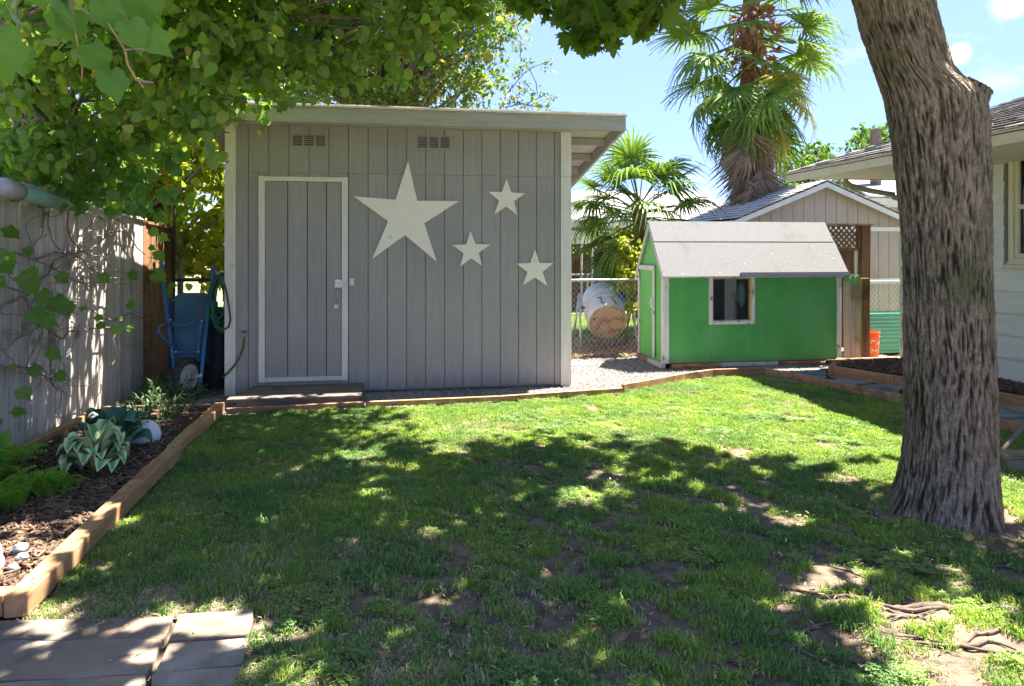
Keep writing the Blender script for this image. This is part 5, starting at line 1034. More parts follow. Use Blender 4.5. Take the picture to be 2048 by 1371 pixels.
# low branch whose leaves hang into view
hc = [P(1060, -10, D=4.1), P(1095, 5, D=4.0), P(1130, 20, D=3.9), P(1150, 60, D=3.9), P(1185, 20, D=3.8), P(1200, 65, D=3.9), P(1230, 5, D=3.8), P(1255, 30, D=3.9), P(1290, 10, D=3.8), P(1305, 30, D=4.0), P(1325, -10, D=4.0), P(1190, -60, D=3.7), P(1260, -70, D=3.8), P(1110, -70, D=3.9)]
dat = clumps([tuple(h) for h in hc], [.14]*14, 6, 4, .11, .5, .4, np.random.default_rng(5), ntilt=.9)
leaves(bt, T_maple, L['maple'], dat, 260, 'hanging_leaves', 'leaf')
twig_mesh('hanging_twigs', dat[4], .003, M['twig'], bt)
b = MB(); limb(b, hubs[0][5], hc[12]+Vector((0, 0, .05)), .03, .012); limb(b, hc[12]+Vector((0, 0, .05)), hc[3], .01, .004); limb(b, hc[12]+Vector((0, 0, .05)), hc[8], .01, .004); limb(b, hc[12]+Vector((0, 0, .05)), hc[0], .01, .004); b.build('hanging_branch', M['twig'], bt)
# roots at the surface
def rpx(pts): return [G(1600+x/2.911, 900+y/2.911) for x, y in pts]
RT = [[(90, 605), (280, 590), (420, 612), (560, 650), (700, 682), (930, 708), (1010, 690)], [(160, 660), (330, 700), (480, 770), (530, 795)], [(420, 612), (540, 655), (600, 715)], [(500, 745), (560, 722), (640, 722), (700, 765), (820, 782), (990, 768)],
      [(480, 905), (600, 918), (740, 930), (900, 930), (1120, 936), (1304, 950)], [(470, 935), (560, 965), (700, 970), (820, 1045)], [(230, 868), (350, 950), (500, 985), (650, 968)], [(640, 590), (780, 610), (900, 600)], [(950, 580), (1010, 610), (1070, 665)], [(350, 335), (440, 360), (525, 418)],
      [(0, 280), (90, 300), (190, 320)], [(980, 810), (1010, 860), (1050, 885)], [(20, 860), (110, 830)], [(-120, 640), (0, 650), (160, 660)], [(330, 700), (450, 715), (560, 712)], [(-250, 960), (-60, 1010), (80, 1070)], [(750, 1010), (870, 1060)], [(700, 760), (840, 740), (960, 745)], [(-420, 1180), (-250, 1210), (-90, 1290)]]
for k, pts in enumerate(RT):
    g = rpx(pts); out = []
    for i in range(len(g)-1):
        for j in range(4):
            q_ = g[i].lerp(g[i+1], j/4); out.append(q_+Vector((random.uniform(-.008, .008), random.uniform(-.008, .008), lawn_z(q_.x, q_.y)+random.uniform(-.011, -.004))))
    out.append(g[-1]+Vector((0, 0, -.01))); r0 = .019 if k in (0, 3, 4) else random.uniform(.007, .012); n = len(out); b = MB(); b.tube(out, [r0*(.35+.65*math.sin(math.pi*min(1, (i+.6)/n*1.25)/1.25)) for i in range(n)], 8); b.build('root', M['root'], bt, smooth=True)
r7 = random.Random(77)
for k in range(26):
    x0_, y0_ = r7.uniform(1380, 2040), r7.uniform(1085, 1340); q_ = G(x0_, y0_); a = r7.uniform(-.5, .35)+(math.pi if r7.random() < .5 else 0); L_ = r7.uniform(.2, .6); pts = []
    for j in range(9):
        t = j/8; pts.append(Vector((q_.x+math.cos(a)*L_*t, q_.y+math.sin(a)*L_*t, 0))); a += r7.uniform(-.13, .13)
    for p in pts: p.z = lawn_z(p.x, p.y)-.003
    r_0 = r7.uniform(.005, .010); b = MB(); b.tube(pts, [r_0*(.3+.7*math.sin(math.pi*min(1, (j+.5)/9))) for j in range(9)], 6); b.build('root', M['root'], bt, smooth=True)
for (px, py) in []:
    g = G(px, py); a = r7.uniform(3.4, 5.6); L_ = r7.uniform(.12, .3); c = Vector((bt.location.x, bt.location.y, 0)); d = (g-c).normalized(); s_ = c+d*.24
    b = MB(); b.tube([s_+Vector((0, 0, .12)), g+Vector((0, 0, .03)), g+d*L_*.6+Vector((0, 0, .008)), g+d*L_+Vector((0, 0, -.02))], [.05, .035, .022, .01], 10); b.build('root', M['bark'], bt, smooth=True)
me = bpy.data.meshes.new('fallen_leaf'); me.from_pydata(T_grape[0], [], T_grape[1]); me.materials.append(L['shrub']); g = G(1858, 1160)
o = inst(me, 'fallen_leaf', None, Matrix.Translation(g+Vector((-.03, 0, .045))) @ Matrix.Rotation(-1.2, 4, 'Z') @ Matrix.Rotation(.12, 4, 'X') @ Matrix.Scale(.075, 4)); tag(o, 'single pale green leaf fallen among the exposed roots', 'leaf')

# ---------------------------------------------------------------- round leaved tree leaning over the fence and shed
kt = thing('overhanging_tree', 'leafy many stemmed tree leaning over the left fence and the shed roof', 'tree', (-3.3, 7.0, 0))
r8 = np.random.default_rng(8); cs, rs_ = [], []
def low(px): return np.interp(px, [0, 60, 200, 300, 380, 470, 560, 700, 800, 900, 1000], [330, 375, 385, 350, 305, 228, 178, 160, 140, 85, 10])
for px in range(15, 990, 54):
    for py in range(-230, 420, 54):
        jx, jy = px+r8.uniform(-25, 25), py+r8.uniform(-25, 25)
        if jy > low(jx)-22: continue
        D_ = r8.uniform(4.6, 6.4) if jx > 330 else r8.uniform(4.6, 6.8)
        if vnoise([jx], [jy], 110, 55)[0] < .05: continue
        c = P(jx, jy, D=D_)
        if c.z > 4.6 or c.x < -4.5: continue
        cs.append(tuple(c)); rs_.append(r8.uniform(.26, .40))
for k in range(400):  # extra clumps added to keep sun off the left fence
    c = Vector((r8.uniform(-2.7, -1.0), r8.uniform(4.4, 8.2), r8.uniform(2.7, 3.9))); px, py, zz = proj(c)
    if py[0] < low(px[0])-25 and len(cs) < 999 and r8.random() < .16: cs.append(tuple(c)); rs_.append(.36)
for k in range(60):  # unseen clumps above the view, added to shade the back of the lawn
    c = Vector((r8.uniform(-.3, 1.8), r8.uniform(6.1, 7.4), r8.uniform(4.3, 5.2))); px, py, zz = proj(c-Vector((0, 0, .35)))
    if py[0] < -25: cs.append(tuple(c)); rs_.append(.42)
dat = clumps(cs, rs_, 9, 9, .084, .55, .6, r8, ntilt=.8)
leaves(kt, T_round, L['katsura'], dat, 300, 'foliage')
twig_mesh('twigs', dat[4], .004, M['twig'], kt)

base = Vector((-3.3, 7.0, 0)); b = MB(); stems = []
for k in range(9):
    t = Vector((r8.uniform(-3.4, -.2), r8.uniform(4.6, 7.0), r8.uniform(2.6, 3.6))); random.seed(k); s_ = base+Vector((r8.uniform(-.15, .15), r8.uniform(-.3, .3), 0))
    b = MB(); m_ = Vector((-3.0+.12*k/3, 6.9-.05*k, 1.9+.04*k)); p1_ = limb(b, s_, m_, .045, .03, .05, 5, 8); p2_ = limb(b, m_, t, .026, .012, .1, 7, 7); b.build('stem', M['stembark'], kt, smooth=True); stems += p2_[2:]
b = MB(); random.seed(9)
for k in range(0, len(cs), 1):
    c = Vector(cs[k]); j = min(stems, key=lambda s_: (s_-c).length+max(0, s_.z-c.z)*.5); limb(b, j, c, .014, .005, .1, 4, 5)
tag(b.build('branches', M['stembark'], kt), kind='stuff')

# big trunk wrapped in vine at the upper left
vt = thing('vine_covered_trunk', 'rough brown trunk wrapped in vine stems at the upper left', 'tree', (-3.2, 6.2, 0))
b = MB(); pts = [P(30+8*i, 440-85*i, D=5.3) for i in range(8)]; pts = [Vector((P(70, 400, D=6.3).x, P(70, 400, D=6.3).y, 0))]+[P(70, 400, D=6.3), P(68, 300, D=6.3), P(62, 180, D=6.3), P(66, 60, D=6.3), P(64, -80, D=6.3), P(60, -250, D=6.3)]
b.tube(pts, [.15, .12, .12, .11, .11, .10, .08], 14); b.build('trunk', M['stembark'], vt, smooth=True)
b = MB(); r9 = random.Random(9)
for k in range(26):
    q_ = [P(62+r9.uniform(-45, 55), 400-60*i+r9.uniform(-20, 20), D=6.1+r9.uniform(-.1, .12)) for i in range(9)]; b.tube(q_, r9.uniform(.006, .02), 6)
b.build('vine_stem', M['vinestem'], vt, smooth=True)
dat = clumps([tuple(P(r9.uniform(-60, 330), r9.uniform(250, 400), D=r9.uniform(4.9, 5.8))) for _ in range(26)], [.2]*26, 7, 4, .085, .6, .6, np.random.default_rng(3), ntilt=.8)
leaves(vt, T_grape, L['grape'], dat, 120, 'foliage')

# near vine: large leaves hanging from the top left
nv = thing('hanging_vine', 'large lobed vine leaves hanging close at the top left corner', 'vine', P(120, -300, D=2.0))
me = bpy.data.meshes.new('leaf'); me.from_pydata(T_grape[0], [], T_grape[1]); me.materials.append(L['grape']); me.polygons.foreach_set('use_smooth', [True]*len(me.polygons)); me.update()
mm = bpy.data.meshes.new('leaf'); mm.from_pydata(T_maple[0], [], T_maple[1]); mm.materials.append(L['grape']); mm.update()
def vleaf(parent, px, py, D_, size, ax, nrm, mesh=me, nm='leaf'):
    p = P(px, py, D=D_); y = (Vector(_r)*ax[0]+Vector((0, 0, 1))*ax[1]+Vector(_f)*ax[2]).normalized(); n_ = Vector(_r)*nrm[0]+Vector((0, 0, 1))*nrm[1]+Vector(_f)*nrm[2]; x = y.cross(n_).normalized(); z = x.cross(y)
    return inst(mesh, nm, parent, Matrix.Translation(p) @ Matrix((x, y, z)).transposed().to_4x4() @ Matrix.Scale(size, 4))
for a in ((30, 90, 1.9, .085, (.1, -1, .1), (.2, .3, -1), mm), (20, 10, 1.9, .09, (.15, -1, .3), (-.7, .4, -.6), me), (205, 5, 2.0, .085, (.35, -.9, .2), (.3, .5, -.8), me), (255, 45, 2.0, .09, (.45, -.8, .2), (.2, .6, -.6), me), (300, 62, 2.05, .085, (.5, -.9, 0), (-.5, .5, -.8), me),
          (180, 92, 2.0, .085, (.4, -.9, .1), (-.3, .7, -.6), me), (215, 145, 2.0, .085, (.5, -.9, 0), (.7, .3, -.7), me), (118, 8, 2.0, .11, (.1, -1, .2), (-.6, .4, -.7), me), (140, 20, 2.05, .10, (-.3, -.9, .1), (.5, .6, -.6), me), (-10, 60, 1.8, .13, (.1, -1, 0), (.2, .2, -1), me), (60, -60, 1.9, .10, (.2, -1, 0), (.1, .4, -1), me), (270, -30, 2.1, .13, (.2, -1, 0), (.1, .4, -1), me)):
    vleaf(nv, *a)
for pts in ([(110, -60), (140, 0), (180, 30), (215, 45), (235, 75), (250, 100), (256, 130), (270, 155), (288, 176)], [(210, -40), (225, 10), (255, 35)], [(135, -50), (150, 60), (165, 135), (163, 165)], [(20, -60), (35, 40), (40, 108)], [(250, 100), (275, 98), (290, 100)], [(270, 160), (290, 164), (308, 166)]):
    b = MB(); b.tube([P(x, y, D=2.02) for x, y in pts], [.0035]*(len(pts)-1)+[.0015], 6); b.build('stem', M['yvine'] if len(pts) > 3 else M['vinestem'], nv, smooth=True)

# vine on the fence
fv_ = thing('fence_vine', 'sparse vine with bare tangled stems and scattered leaves on the grey fence', 'vine', (-2.6, 5, .8))
r10 = random.Random(10); b = MB()
def fp(px, py, o=0): return P(px, py, X=FX+.05+o)
main = [[(-20, 560), (60, 590), (110, 520), (150, 505), (200, 510), (240, 545)], [(75, 515), (130, 505), (180, 530), (205, 560)], [(85, 455), (95, 420), (100, 470), (120, 500)], [(135, 415), (140, 470), (160, 505)], [(240, 430), (225, 465), (180, 500), (130, 510)], [(0, 625), (30, 600), (45, 590), (70, 625), (95, 660), (100, 720), (108, 745)], [(55, 600), (75, 640), (95, 655)], [(95, 655), (125, 680), (140, 660), (230, 655)], [(0, 730), (40, 732), (80, 740)],
        [(100, 660), (100, 760), (115, 780)], [(215, 465), (250, 460), (290, 510)], [(0, 500), (60, 515), (150, 560), (250, 570)], [(0, 700), (50, 670), (80, 650)], [(230, 640), (260, 625), (300, 640)]]
for pts in main:
    o_ = r10.uniform(.0, .05); c = []
    for i in range(len(pts)-1):
        for j in range(3): t = j/3; c.append(fp(pts[i][0]*(1-t)+pts[i+1][0]*t+r10.uniform(-4, 4), pts[i][1]*(1-t)+pts[i+1][1]*t+r10.uniform(-4, 4), o_))
    c.append(fp(*pts[-1], o_)); b.tube(c, [.010-.006*i/len(c) for i in range(len(c))], 6)
for k in range(75):
    m_ = r10.choice(main); a = r10.choice(m_); x, y = a[0]+r10.uniform(-15, 15), a[1]+r10.uniform(-10, 10); o_ = r10.uniform(0, .08); c = [fp(x, y, o_)]; an = r10.uniform(0, 6.28)
    for j in range(r10.randint(3, 8)): an += r10.uniform(-.7, .7); x += math.cos(an)*14; y += math.sin(an)*14; c.append(fp(x, y, o_+r10.uniform(0, .03)))
    b.tube(c, [.0035]*(len(c)-1)+[.0012], 5)
tag(b.build('vine_stems', M['vinestem'], fv_, smooth=True), kind='stuff')
FL = [(30, 470, 50), (62, 505, 30), (130, 560, 40), (52, 565, 45), (70, 580, 50), (95, 600, 50), (125, 615, 60), (85, 625, 35), (75, 640, 45), (100, 650, 50), (165, 560, 12), (215, 560, 35), (270, 555, 32), (310, 470, 30), (325, 515, 38), (305, 500, 20), (170, 620, 20), (200, 640, 25), (265, 615, 28), (265, 660, 25), (205, 655, 26), (235, 665, 32), (110, 715, 45), (75, 745, 40), (125, 755, 35), (55, 790, 45), (0, 520, 50), (20, 540, 45), (25, 520, 40), (40, 830, 42), (-5, 850, 45), (30, 735, 22), (320, 560, 45), (340, 590, 30), (245, 640, 20), (330, 480, 30), (345, 575, 20), (145, 620, 45), (70, 550, 40), (0, 570, 40)]
for px, py, s_ in FL:
    D_ = P(px, py, X=FX+.12+r10.uniform(0, .25)); D_ = (D_-Vector((0, 0, 1.5))).dot(Vector(_f))
    vleaf(fv_, px-s_*.3, py-s_*.3, D_, s_*D_/FPX*.62, (r10.uniform(.2, .9), r10.uniform(-1, -.3), r10.uniform(-.2, .4)), (r10.uniform(-.5, .5), r10.uniform(.1, .9), -.8))

# ---------------------------------------------------------------- background trees
def blob_tree(name, label, base, centers, radii, m, tmpl, size, ntw, nlf, tr=.12, stemm='stembark', group=None, seed=1, cat='tree', dr=.3):
    t = thing(name, label, cat, base, group); r_ = np.random.default_rng(seed); d = clumps(centers, radii, ntw, nlf, size, dr, .8, r_, ntilt=.9)
    leaves(t, tmpl, m, d, 0, 'crown'); random.seed(seed); b = MB(); cen = Vector(np.mean(np.array(centers), 0)); top = Vector((base[0]*.6+cen.x*.4, base[1]*.6+cen.y*.4, cen.z*.75)); limb(b, base, top, tr, tr*.6, .03, 6, 8)
    b.build('trunk', M[stemm], t, smooth=True); b = MB()
    for c in centers[::2 if len(centers) > 30 else 1]: limb(b, Vector(base).lerp(top, random.uniform(.5, 1)), c, tr*.35, .015, .08, 5, 5)
    tag(b.build('branches', M[stemm], t), kind='stuff'); twig_mesh('twigs', d[4], .006, M['twig'], t, 3); return t
def pxclumps(rect, nn, D0, D1, seed, test=None, r0=.35, r1=.6):
    r_ = np.random.default_rng(seed); cs, rs = [], []
    while len(cs) < nn:
        px, py = r_.uniform(rect[0], rect[2]), r_.uniform(rect[1], rect[3])
        if test and not test(px, py): continue
        cs.append(tuple(P(px, py, D=r_.uniform(D0, D1)))); rs.append(r_.uniform(r0, r1))
    return cs, rs
def edge1(px, py): return px < np.interp(py, [-200, 0, 60, 120, 180, 230], [1040, 1005, 1010, 985, 990, 1020])
cs, rs_ = pxclumps((560, -200, 1020, 215), 210, 11.5, 14, 3, edge1, .45, .8)
blob_tree('tree', 'tall sunlit tree with green and yellow leaves behind the shed roof', (-.6, 13, 0), cs, rs_, L['bright'], T_oval, .105, 14, 13, .2, seed=4)
# wispy shoots at its right
cs = [tuple(P(x, y, D=12)) for x, y in ((1030, 60), (1040, 90), (1045, 125), (1065, 130), (1090, 125), (1050, 170), (1035, 190), (1085, 185), (1100, 195), (1020, 205), (1055, 205), (1095, 215), (1030, 150), (1010, 175), (1075, 212))]
sp_ = thing('climbing_shoots', 'wispy arching shoots with small leaves above the shed roof against the sky', 'vine', P(1030, 215, D=12)); d = clumps(cs, [.17]*len(cs), 5, 6, .07, .3, .8, np.random.default_rng(6), ntilt=.9); leaves(sp_, T_oval, L['bright'], d, 0, 'foliage'); twig_mesh('twigs', d[4], .004, M['twig'], sp_)
for pts in ([(1000, 215), (1020, 180), (1050, 145), (1070, 133), (1100, 122)], [(1010, 215), (1060, 205), (1090, 190)], [(1000, 10), (1030, 40), (1043, 80), (1040, 115)], [(1060, 140), (1072, 165), (1075, 190)], [(1020, 214), (1040, 205), (1060, 212), (1080, 214)]):
    b = MB(); b.tube([P(x, y, D=12) for x, y in pts], .009, 5); b.build('stem', M['stembark'], sp_)
cs, rs_ = pxclumps((250, 150, 500, 560), 95, 8.6, 10.5, 12, lambda x, y: y < 545, .28, .45)
blob_tree('tree', 'yellow green leafy tree glowing behind the fence gap left of the shed', (-4.4, 10, 0), cs, rs_, L['yellow'], T_round, .10, 9, 8, .1, seed=12, dr=.5)
cs, rs_ = pxclumps((-260, -260, 330, 400), 85, 8.5, 10.5, 13, None, .5, .8)
blob_tree('tree', 'dense green tree behind the upper part of the left fence', (-6.2, 8.6, 0), cs, rs_, L['katsura'], T_round, .12, 10, 10, .18, seed=13)
cs, rs_ = pxclumps((1560, 270, 1640, 410), 16, 24, 27, 14, lambda x, y: y > 430-1.6*(x-1540) if x < 1600 else y > 290, .5, .8)
blob_tree('tree', 'rounded green tree between the palm and the house roof', (10.5, 25, 0), cs, rs_, L['far'], T_oval, .22, 12, 10, .15, seed=15)
cs, rs_ = pxclumps((1680, 215, 1810, 420), 34, 21, 24, 16, lambda x, y: (y > 300-.9*(x-1690) and not (x < 1725 and 250 < y < 265)) , .45, .75)
blob_tree('tree', 'open green tree rising behind the house roof beside the big trunk', (14.2, 22, 0), cs, rs_, L['far'], T_oval, .2, 12, 9, .12, seed=17)
cs, rs_ = pxclumps((1150, 455, 1420, 480), 5, 30, 33, 18, None, .8, 1.2)
# bush between palm and playhouse, hedge by far yard
cs, rs_ = pxclumps((1232, 470, 1275, 620), 26, 10.1, 11.0, 19, lambda x, y: x > 1235+.25*abs(y-530), .1, .2)
blob_tree('bush', 'yellow green bush between the small palm and the playhouse', (3.9, 10.6, 0), cs, rs_, L['yellow'], T_round, .06, 9, 7, .03, seed=20, cat='bush')
cs, rs_ = pxclumps((1150, 470, 1320, 560), 26, 18.5, 20, 22, None, .4, .7)
blob_tree('hedge', 'dark green hedge beyond the distant brown fence', (4.2, 19, 0), cs, rs_, L['far'], T_oval, .12, 9, 8, .05, seed=22, cat='hedge')
cs, rs_ = pxclumps((-200, 300, 330, 520), 30, 11, 13, 24, None, .5, .9)
blob_tree('hedge', 'green hedge mass behind the left fence', (-8, 12, 0), cs, rs_, L['far'], T_oval, .13, 9, 9, .05, seed=24, cat='hedge')

# ---------------------------------------------------------------- palms
def frond_mesh(name, mat_, nl=26, R_=.62, pet=.75, spread=2.05, droop=.5, seed=0, w=.042, dead=False):
    r_ = random.Random(seed); b = MB()
    b.tube([(0, 0, 0), (0, pet*.5, .02), (0, pet, 0)], [.014, .011, .009], 5)
    for i in range(nl):
        a = -spread+2*spread*i/(nl-1)+r_.uniform(-.03, .03); ln = R_*(1-.25*abs(a)/spread)*r_.uniform(.88, 1.05); d = Vector((math.sin(a), math.cos(a), 0)); s_ = Vector((d.y, -d.x, 0)); base = Vector((0, pet, 0))
        dr = droop*r_.uniform(.7, 1.4); pr = None; n = 4
        for j in range(n+1):
            t = j/n; p = base+d*ln*t*(1-.12*dr*t*t)+Vector((0, 0, .10*t*(1 if not dead else .2)-dr*ln*t**2.6*.75))
            ww = w*(.35+1.3*t if t < .5 else 1.0*(1-(t-.5)*1.75))*(1 if not dead else .75); cur = (p-s_*ww*.5+Vector((0, 0, .006)), p, p+s_*ww*.5+Vector((0, 0, .006)))
            if pr: b.add([pr[0], pr[1], cur[1], cur[0], pr[2], cur[2]], [(0, 1, 2, 3), (1, 4, 5, 2)])
            pr = cur
    return b.mesh(name, [mat_])
fr_g = [frond_mesh('frond', L['palm'], seed=i, droop=.30+.35*i) for i in range(3)]; fr_y = frond_mesh('frond', L['palmy'], seed=5, droop=.7); fr_d = [frond_mesh('dead_frond', L['dead'], seed=8+i, droop=1.0, spread=.75, nl=20, dead=True) for i in range(2)]
def palm(label, top, base, tr, scale, nf, nd, seed, lo=-1.25, low_spread=.0, hi=1.3):
    t = thing('fan_palm', label, 'palm tree', base); r_ = random.Random(seed); base, top = Vector(base), Vector(top)
    b = MB(); n = 14; b.tube([base.lerp(top, i/n)+Vector((random.uniform(-.02, .02), random.uniform(-.02, .02), 0)) for i in range(n+1)], [tr*(.9+.25*(i % 2))for i in range(n+1)], 14); b.build('trunk', M['palmfib'], t, smooth=True)
    for i in range(nf):
        f = i/(nf-1); el = hi+(lo-hi)*f**.85+r_.uniform(-.12, .12); az = i*2.39996+r_.uniform(-.2, .2); o = top-Vector((0, 0, f*low_spread*.84+r_.uniform(0, .05)))
        me = r_.choice(fr_g) if r_.random() > ((.03 if f < .6 else .2) if nf > 60 else -1) else fr_y
        sc = scale*r_.uniform(.85, 1.1)
        inst(me, 'frond', t, Matrix.Translation(o) @ Matrix.Rotation(az, 4, 'Z') @ Matrix.Rotation(el, 4, 'X') @ Matrix.Rotation(r_.uniform(-.5, .5), 4, 'Y') @ Matrix.Diagonal((sc, sc, sc)).to_4x4())
    for i in range(nd):
        az = i*2.39996*1.3+r_.uniform(-.3, .3); o = top-Vector((0, 0, low_spread*r_.uniform(.72, 1.12)+.1)); sc = scale*r_.uniform(.8, 1.05)
        inst(r_.choice(fr_d), 'dead_frond', t, Matrix.Translation(o) @ Matrix.Rotation(az, 4, 'Z') @ Matrix.Rotation(-1.22+r_.uniform(-.16, .2), 4, 'X') @ Matrix.Rotation(r_.uniform(-1, 1), 4, 'Y') @ Matrix.Diagonal((sc, sc, sc)).to_4x4())
    return t
PD = 13.0
tp = P(1505, -70, D=PD); bs_ = P(1478, 400, D=PD); bs_.z = 0
pt = palm('tall fan palm with a skirt of dead tan fronds behind the playhouse', tp, bs_, .15, 1.42, 66, 44, 3, lo=-1.15, low_spread=2.7, hi=1.1)
# rusty bracts under the top
b = MB(); r_ = random.Random(12)
for i in range(300):
    a = r_.uniform(0, 6.28); h = r_.uniform(-.75, .45); rr_ = .16+.26*math.sin(max(0, min(1, (h+.75)/1.2))*math.pi)**.7*r_.uniform(.6, 1.1); c = tp+Vector((math.cos(a)*rr_, math.sin(a)*rr_, h-1.25)); d = Vector((math.cos(a)*r_.uniform(.2, .9), math.sin(a)*.6, r_.uniform(-1, .3))).normalized(); s_ = d.cross(Vector((math.cos(a), math.sin(a), .3))).normalized(); ln = r_.uniform(.14, .3)
    b.add([c-s_*.02, c+s_*.02, c+d*ln*.5+s_*.045+Vector((0, 0, .02)), c+d*ln, c+d*ln*.5-s_*.045], [(0, 1, 2, 4), (4, 2, 3)])
b.build('flower_bracts', M['rust'], pt)
tp2 = P(1278, 405, D=11.6); bs2 = P(1288, 500, D=11.6); bs2.z = 0
palm('smaller fan palm beside the playhouse gable', tp2, bs2, .11, 1.05, 56, 4, 6, lo=-1.25, low_spread=.6, hi=1.0)

# ---------------------------------------------------------------- bed plants
def hosta(label, c, mat_, n, ln, wid, seed, yaw0=0, up=.9):
    t = thing('hosta', label, 'plant', c); r_ = random.Random(seed); ms = []
    for v in range(3):
        b = MB(); nu, nv_ = 8, 6; vs = []; ed_ = []
        for i in range(nu+1):
            u = i/nu; w_ = wid*math.sin(math.pi*min(1, u*.97+.03)**.8)**.75 if u < 1 else .0
            for j in range(nv_+1):
                s_ = j/nv_*2-1; a = u*(1.5+.25*v); y = math.sin(a)/ (1.5+.25*v)*1.05; z = .5*math.sin(u*2.6)*.6-.16*u*u*(1+.3*v)+.06*abs(s_)**1.5*(1 if True else 0)*2*w_/wid*.8+.012*math.sin(j*3.1+u*4); vs.append((s_*w_, y, z)); ed_.append(1-abs(s_) if 0 < u < 1 else 0)
        b.add(vs, [(i*(nv_+1)+j, i*(nv_+1)+j+1, (i+1)*(nv_+1)+j+1, (i+1)*(nv_+1)+j) for i in range(nu) for j in range(nv_)]); me = b.mesh('leaf', [mat_], smooth=True)
        at = me.attributes.new('edge', 'FLOAT', 'POINT'); at.data.foreach_set('value', ed_); ms.append(me)
    for i in range(n):
        az = i*2.39996+r_.uniform(-.25, .25); f = i/n; el = up*(1-f)+r_.uniform(-.1, .1)+.12; L_ = ln*r_.uniform(.75, 1.1); h = .03+.10*(1-f)*ln/.2
        base = Vector(c)+Vector((math.sin(-az)*.03*-1, math.cos(az)*.03, 0)); d = Matrix.Rotation(az, 4, 'Z') @ Vector((0, 1, 0)); st_ = base+d*L_*.45*math.cos(el)+Vector((0, 0, h+L_*.35*math.sin(el)))
        inst(r_.choice(ms), 'leaf', t, Matrix.Translation(st_) @ Matrix.Rotation(az, 4, 'Z') @ Matrix.Rotation(el*.55, 4, 'X') @ Matrix.Rotation(r_.uniform(-.4, .4), 4, 'Y') @ Matrix.Diagonal((L_, L_, L_)).to_4x4())
        b = MB(); b.tube([base, base.lerp(st_, .6)+Vector((0, 0, .01)), st_], [.004, .003, .003], 5); b.build('stalk', L['fern'], t)
hosta('variegated hosta with cream edged leaves in the mulch bed', G(190, 945, .04), L['hostav'], 34, .235, .25, 1, up=.6)
hosta('broad blue green hosta in front of the white globe', G(225, 905, .04)+Vector((0, .05, 0)), L['hosta'], 24, .24, .30, 2, up=.7)
def fern(label, c, n, ln, seed, mat_=L['fern'], name='fern'):
    t = thing(name, label, 'fern', c); r_ = random.Random(seed); ms = []
    for v in range(2):
        b = MB(); n_ = 15
        for i in range(n_):
            u = (i+1)/n_; y = u; z = .55*math.sin(u*1.9)-.25*u*u; w_ = .24*math.sin(math.pi*(u*.85+.12))
            for s_ in (-1, 1):
                for q_ in range(4):
                    x0 = s_*w_*q_/4; x1 = s_*w_*(q_+1.2)/4; b.add([(x0, y, z-.02*q_), (x0+s_*.01, y+.035, z-.02*q_+.01), (x1, y+.03+.01*q_, z-.02*q_-.01), (x1-s_*.01, y-.022, z-.02*q_)], [(0, 1, 2, 3)])
        b.tube([(0, u, .55*math.sin(u*1.9)-.25*u*u-.004) for u in np.linspace(0, 1, 8)], .006, 4); ms.append(b.mesh('frond', [mat_]))
    for i in range(n):
        az = i*2.39996; el = r_.uniform(.1, .9); s_ = ln*r_.uniform(.6, 1.1); inst(r_.choice(ms), 'frond', t, Matrix.Translation(Vector(c)+Vector((r_.uniform(-.06, .06), r_.uniform(-.06, .06), 0))) @ Matrix.Rotation(az, 4, 'Z') @ Matrix.Rotation(el, 4, 'X') @ Matrix.Diagonal((s_, s_, s_)).to_4x4())
fern('bright green fern nearest the left edge of the picture', G(15, 1015, .04), 34, .22, 3)
fern('lacy green fern between the left edge fern and the variegated hosta', G(95, 1000, .04)+Vector((0, .08, 0)), 30, .17, 4)
fern('tall yellow green fern against the grey fence at the left edge', G(-5, 985, .04)+Vector((-.1, .1, .0)), 30, .36, 6)
# leafy shrubs near the wheelbarrow
def shrub(label, pts, seed, size=.06, name='shrub'):
    t = thing(name, label, 'shrub', tuple(pts[0])); r_ = np.random.default_rng(seed); TW = []; p, a, n_, s = [], [], [], []
    for c in pts:
        for k in range(9):
            d = unit(r_.normal(size=3)*[1, 1, .5]+[0, 0, .9]); ln = r_.uniform(.12, .26); s0_ = np.array(c)+r_.normal(size=3)*[.05, .05, .0]; e_ = s0_+d*ln; TW.append((s0_, (s0_+e_)/2, e_))
            for j in range(12):
                u = .25+.75*j/11; p.append(s0_*(1-u)+e_*u); a.append(unit(d*.7+r_.normal(size=3)*.55)); n_.append(unit(r_.normal(size=3)*.5+[0, 0, 1])); s.append(size*r_.uniform(.7, 1.2))
    leaves(t, T_narrow if size > .05 else T_oval, L['shrub'], (np.array(p), np.array(a), np.array(n_), np.array(s)), 0); twig_mesh('stems', TW, .003, M['twig'], t)
shrub('pale green narrow leaved shrub at the foot of the wheelbarrow', [G(x, y) for x, y in ((300, 790), (320, 800), (345, 805), (330, 785), (365, 800), (290, 805), (380, 795))], 1, .075)
shrub('green narrow leaved shrub behind the white globe', [G(x, y, .04) for x, y in ((270, 830), (300, 835), (320, 845), (340, 830), (290, 850), (310, 820))], 2, .07)
for i, (px, py, lb_) in enumerate(((1100, 800, ''),)): pass

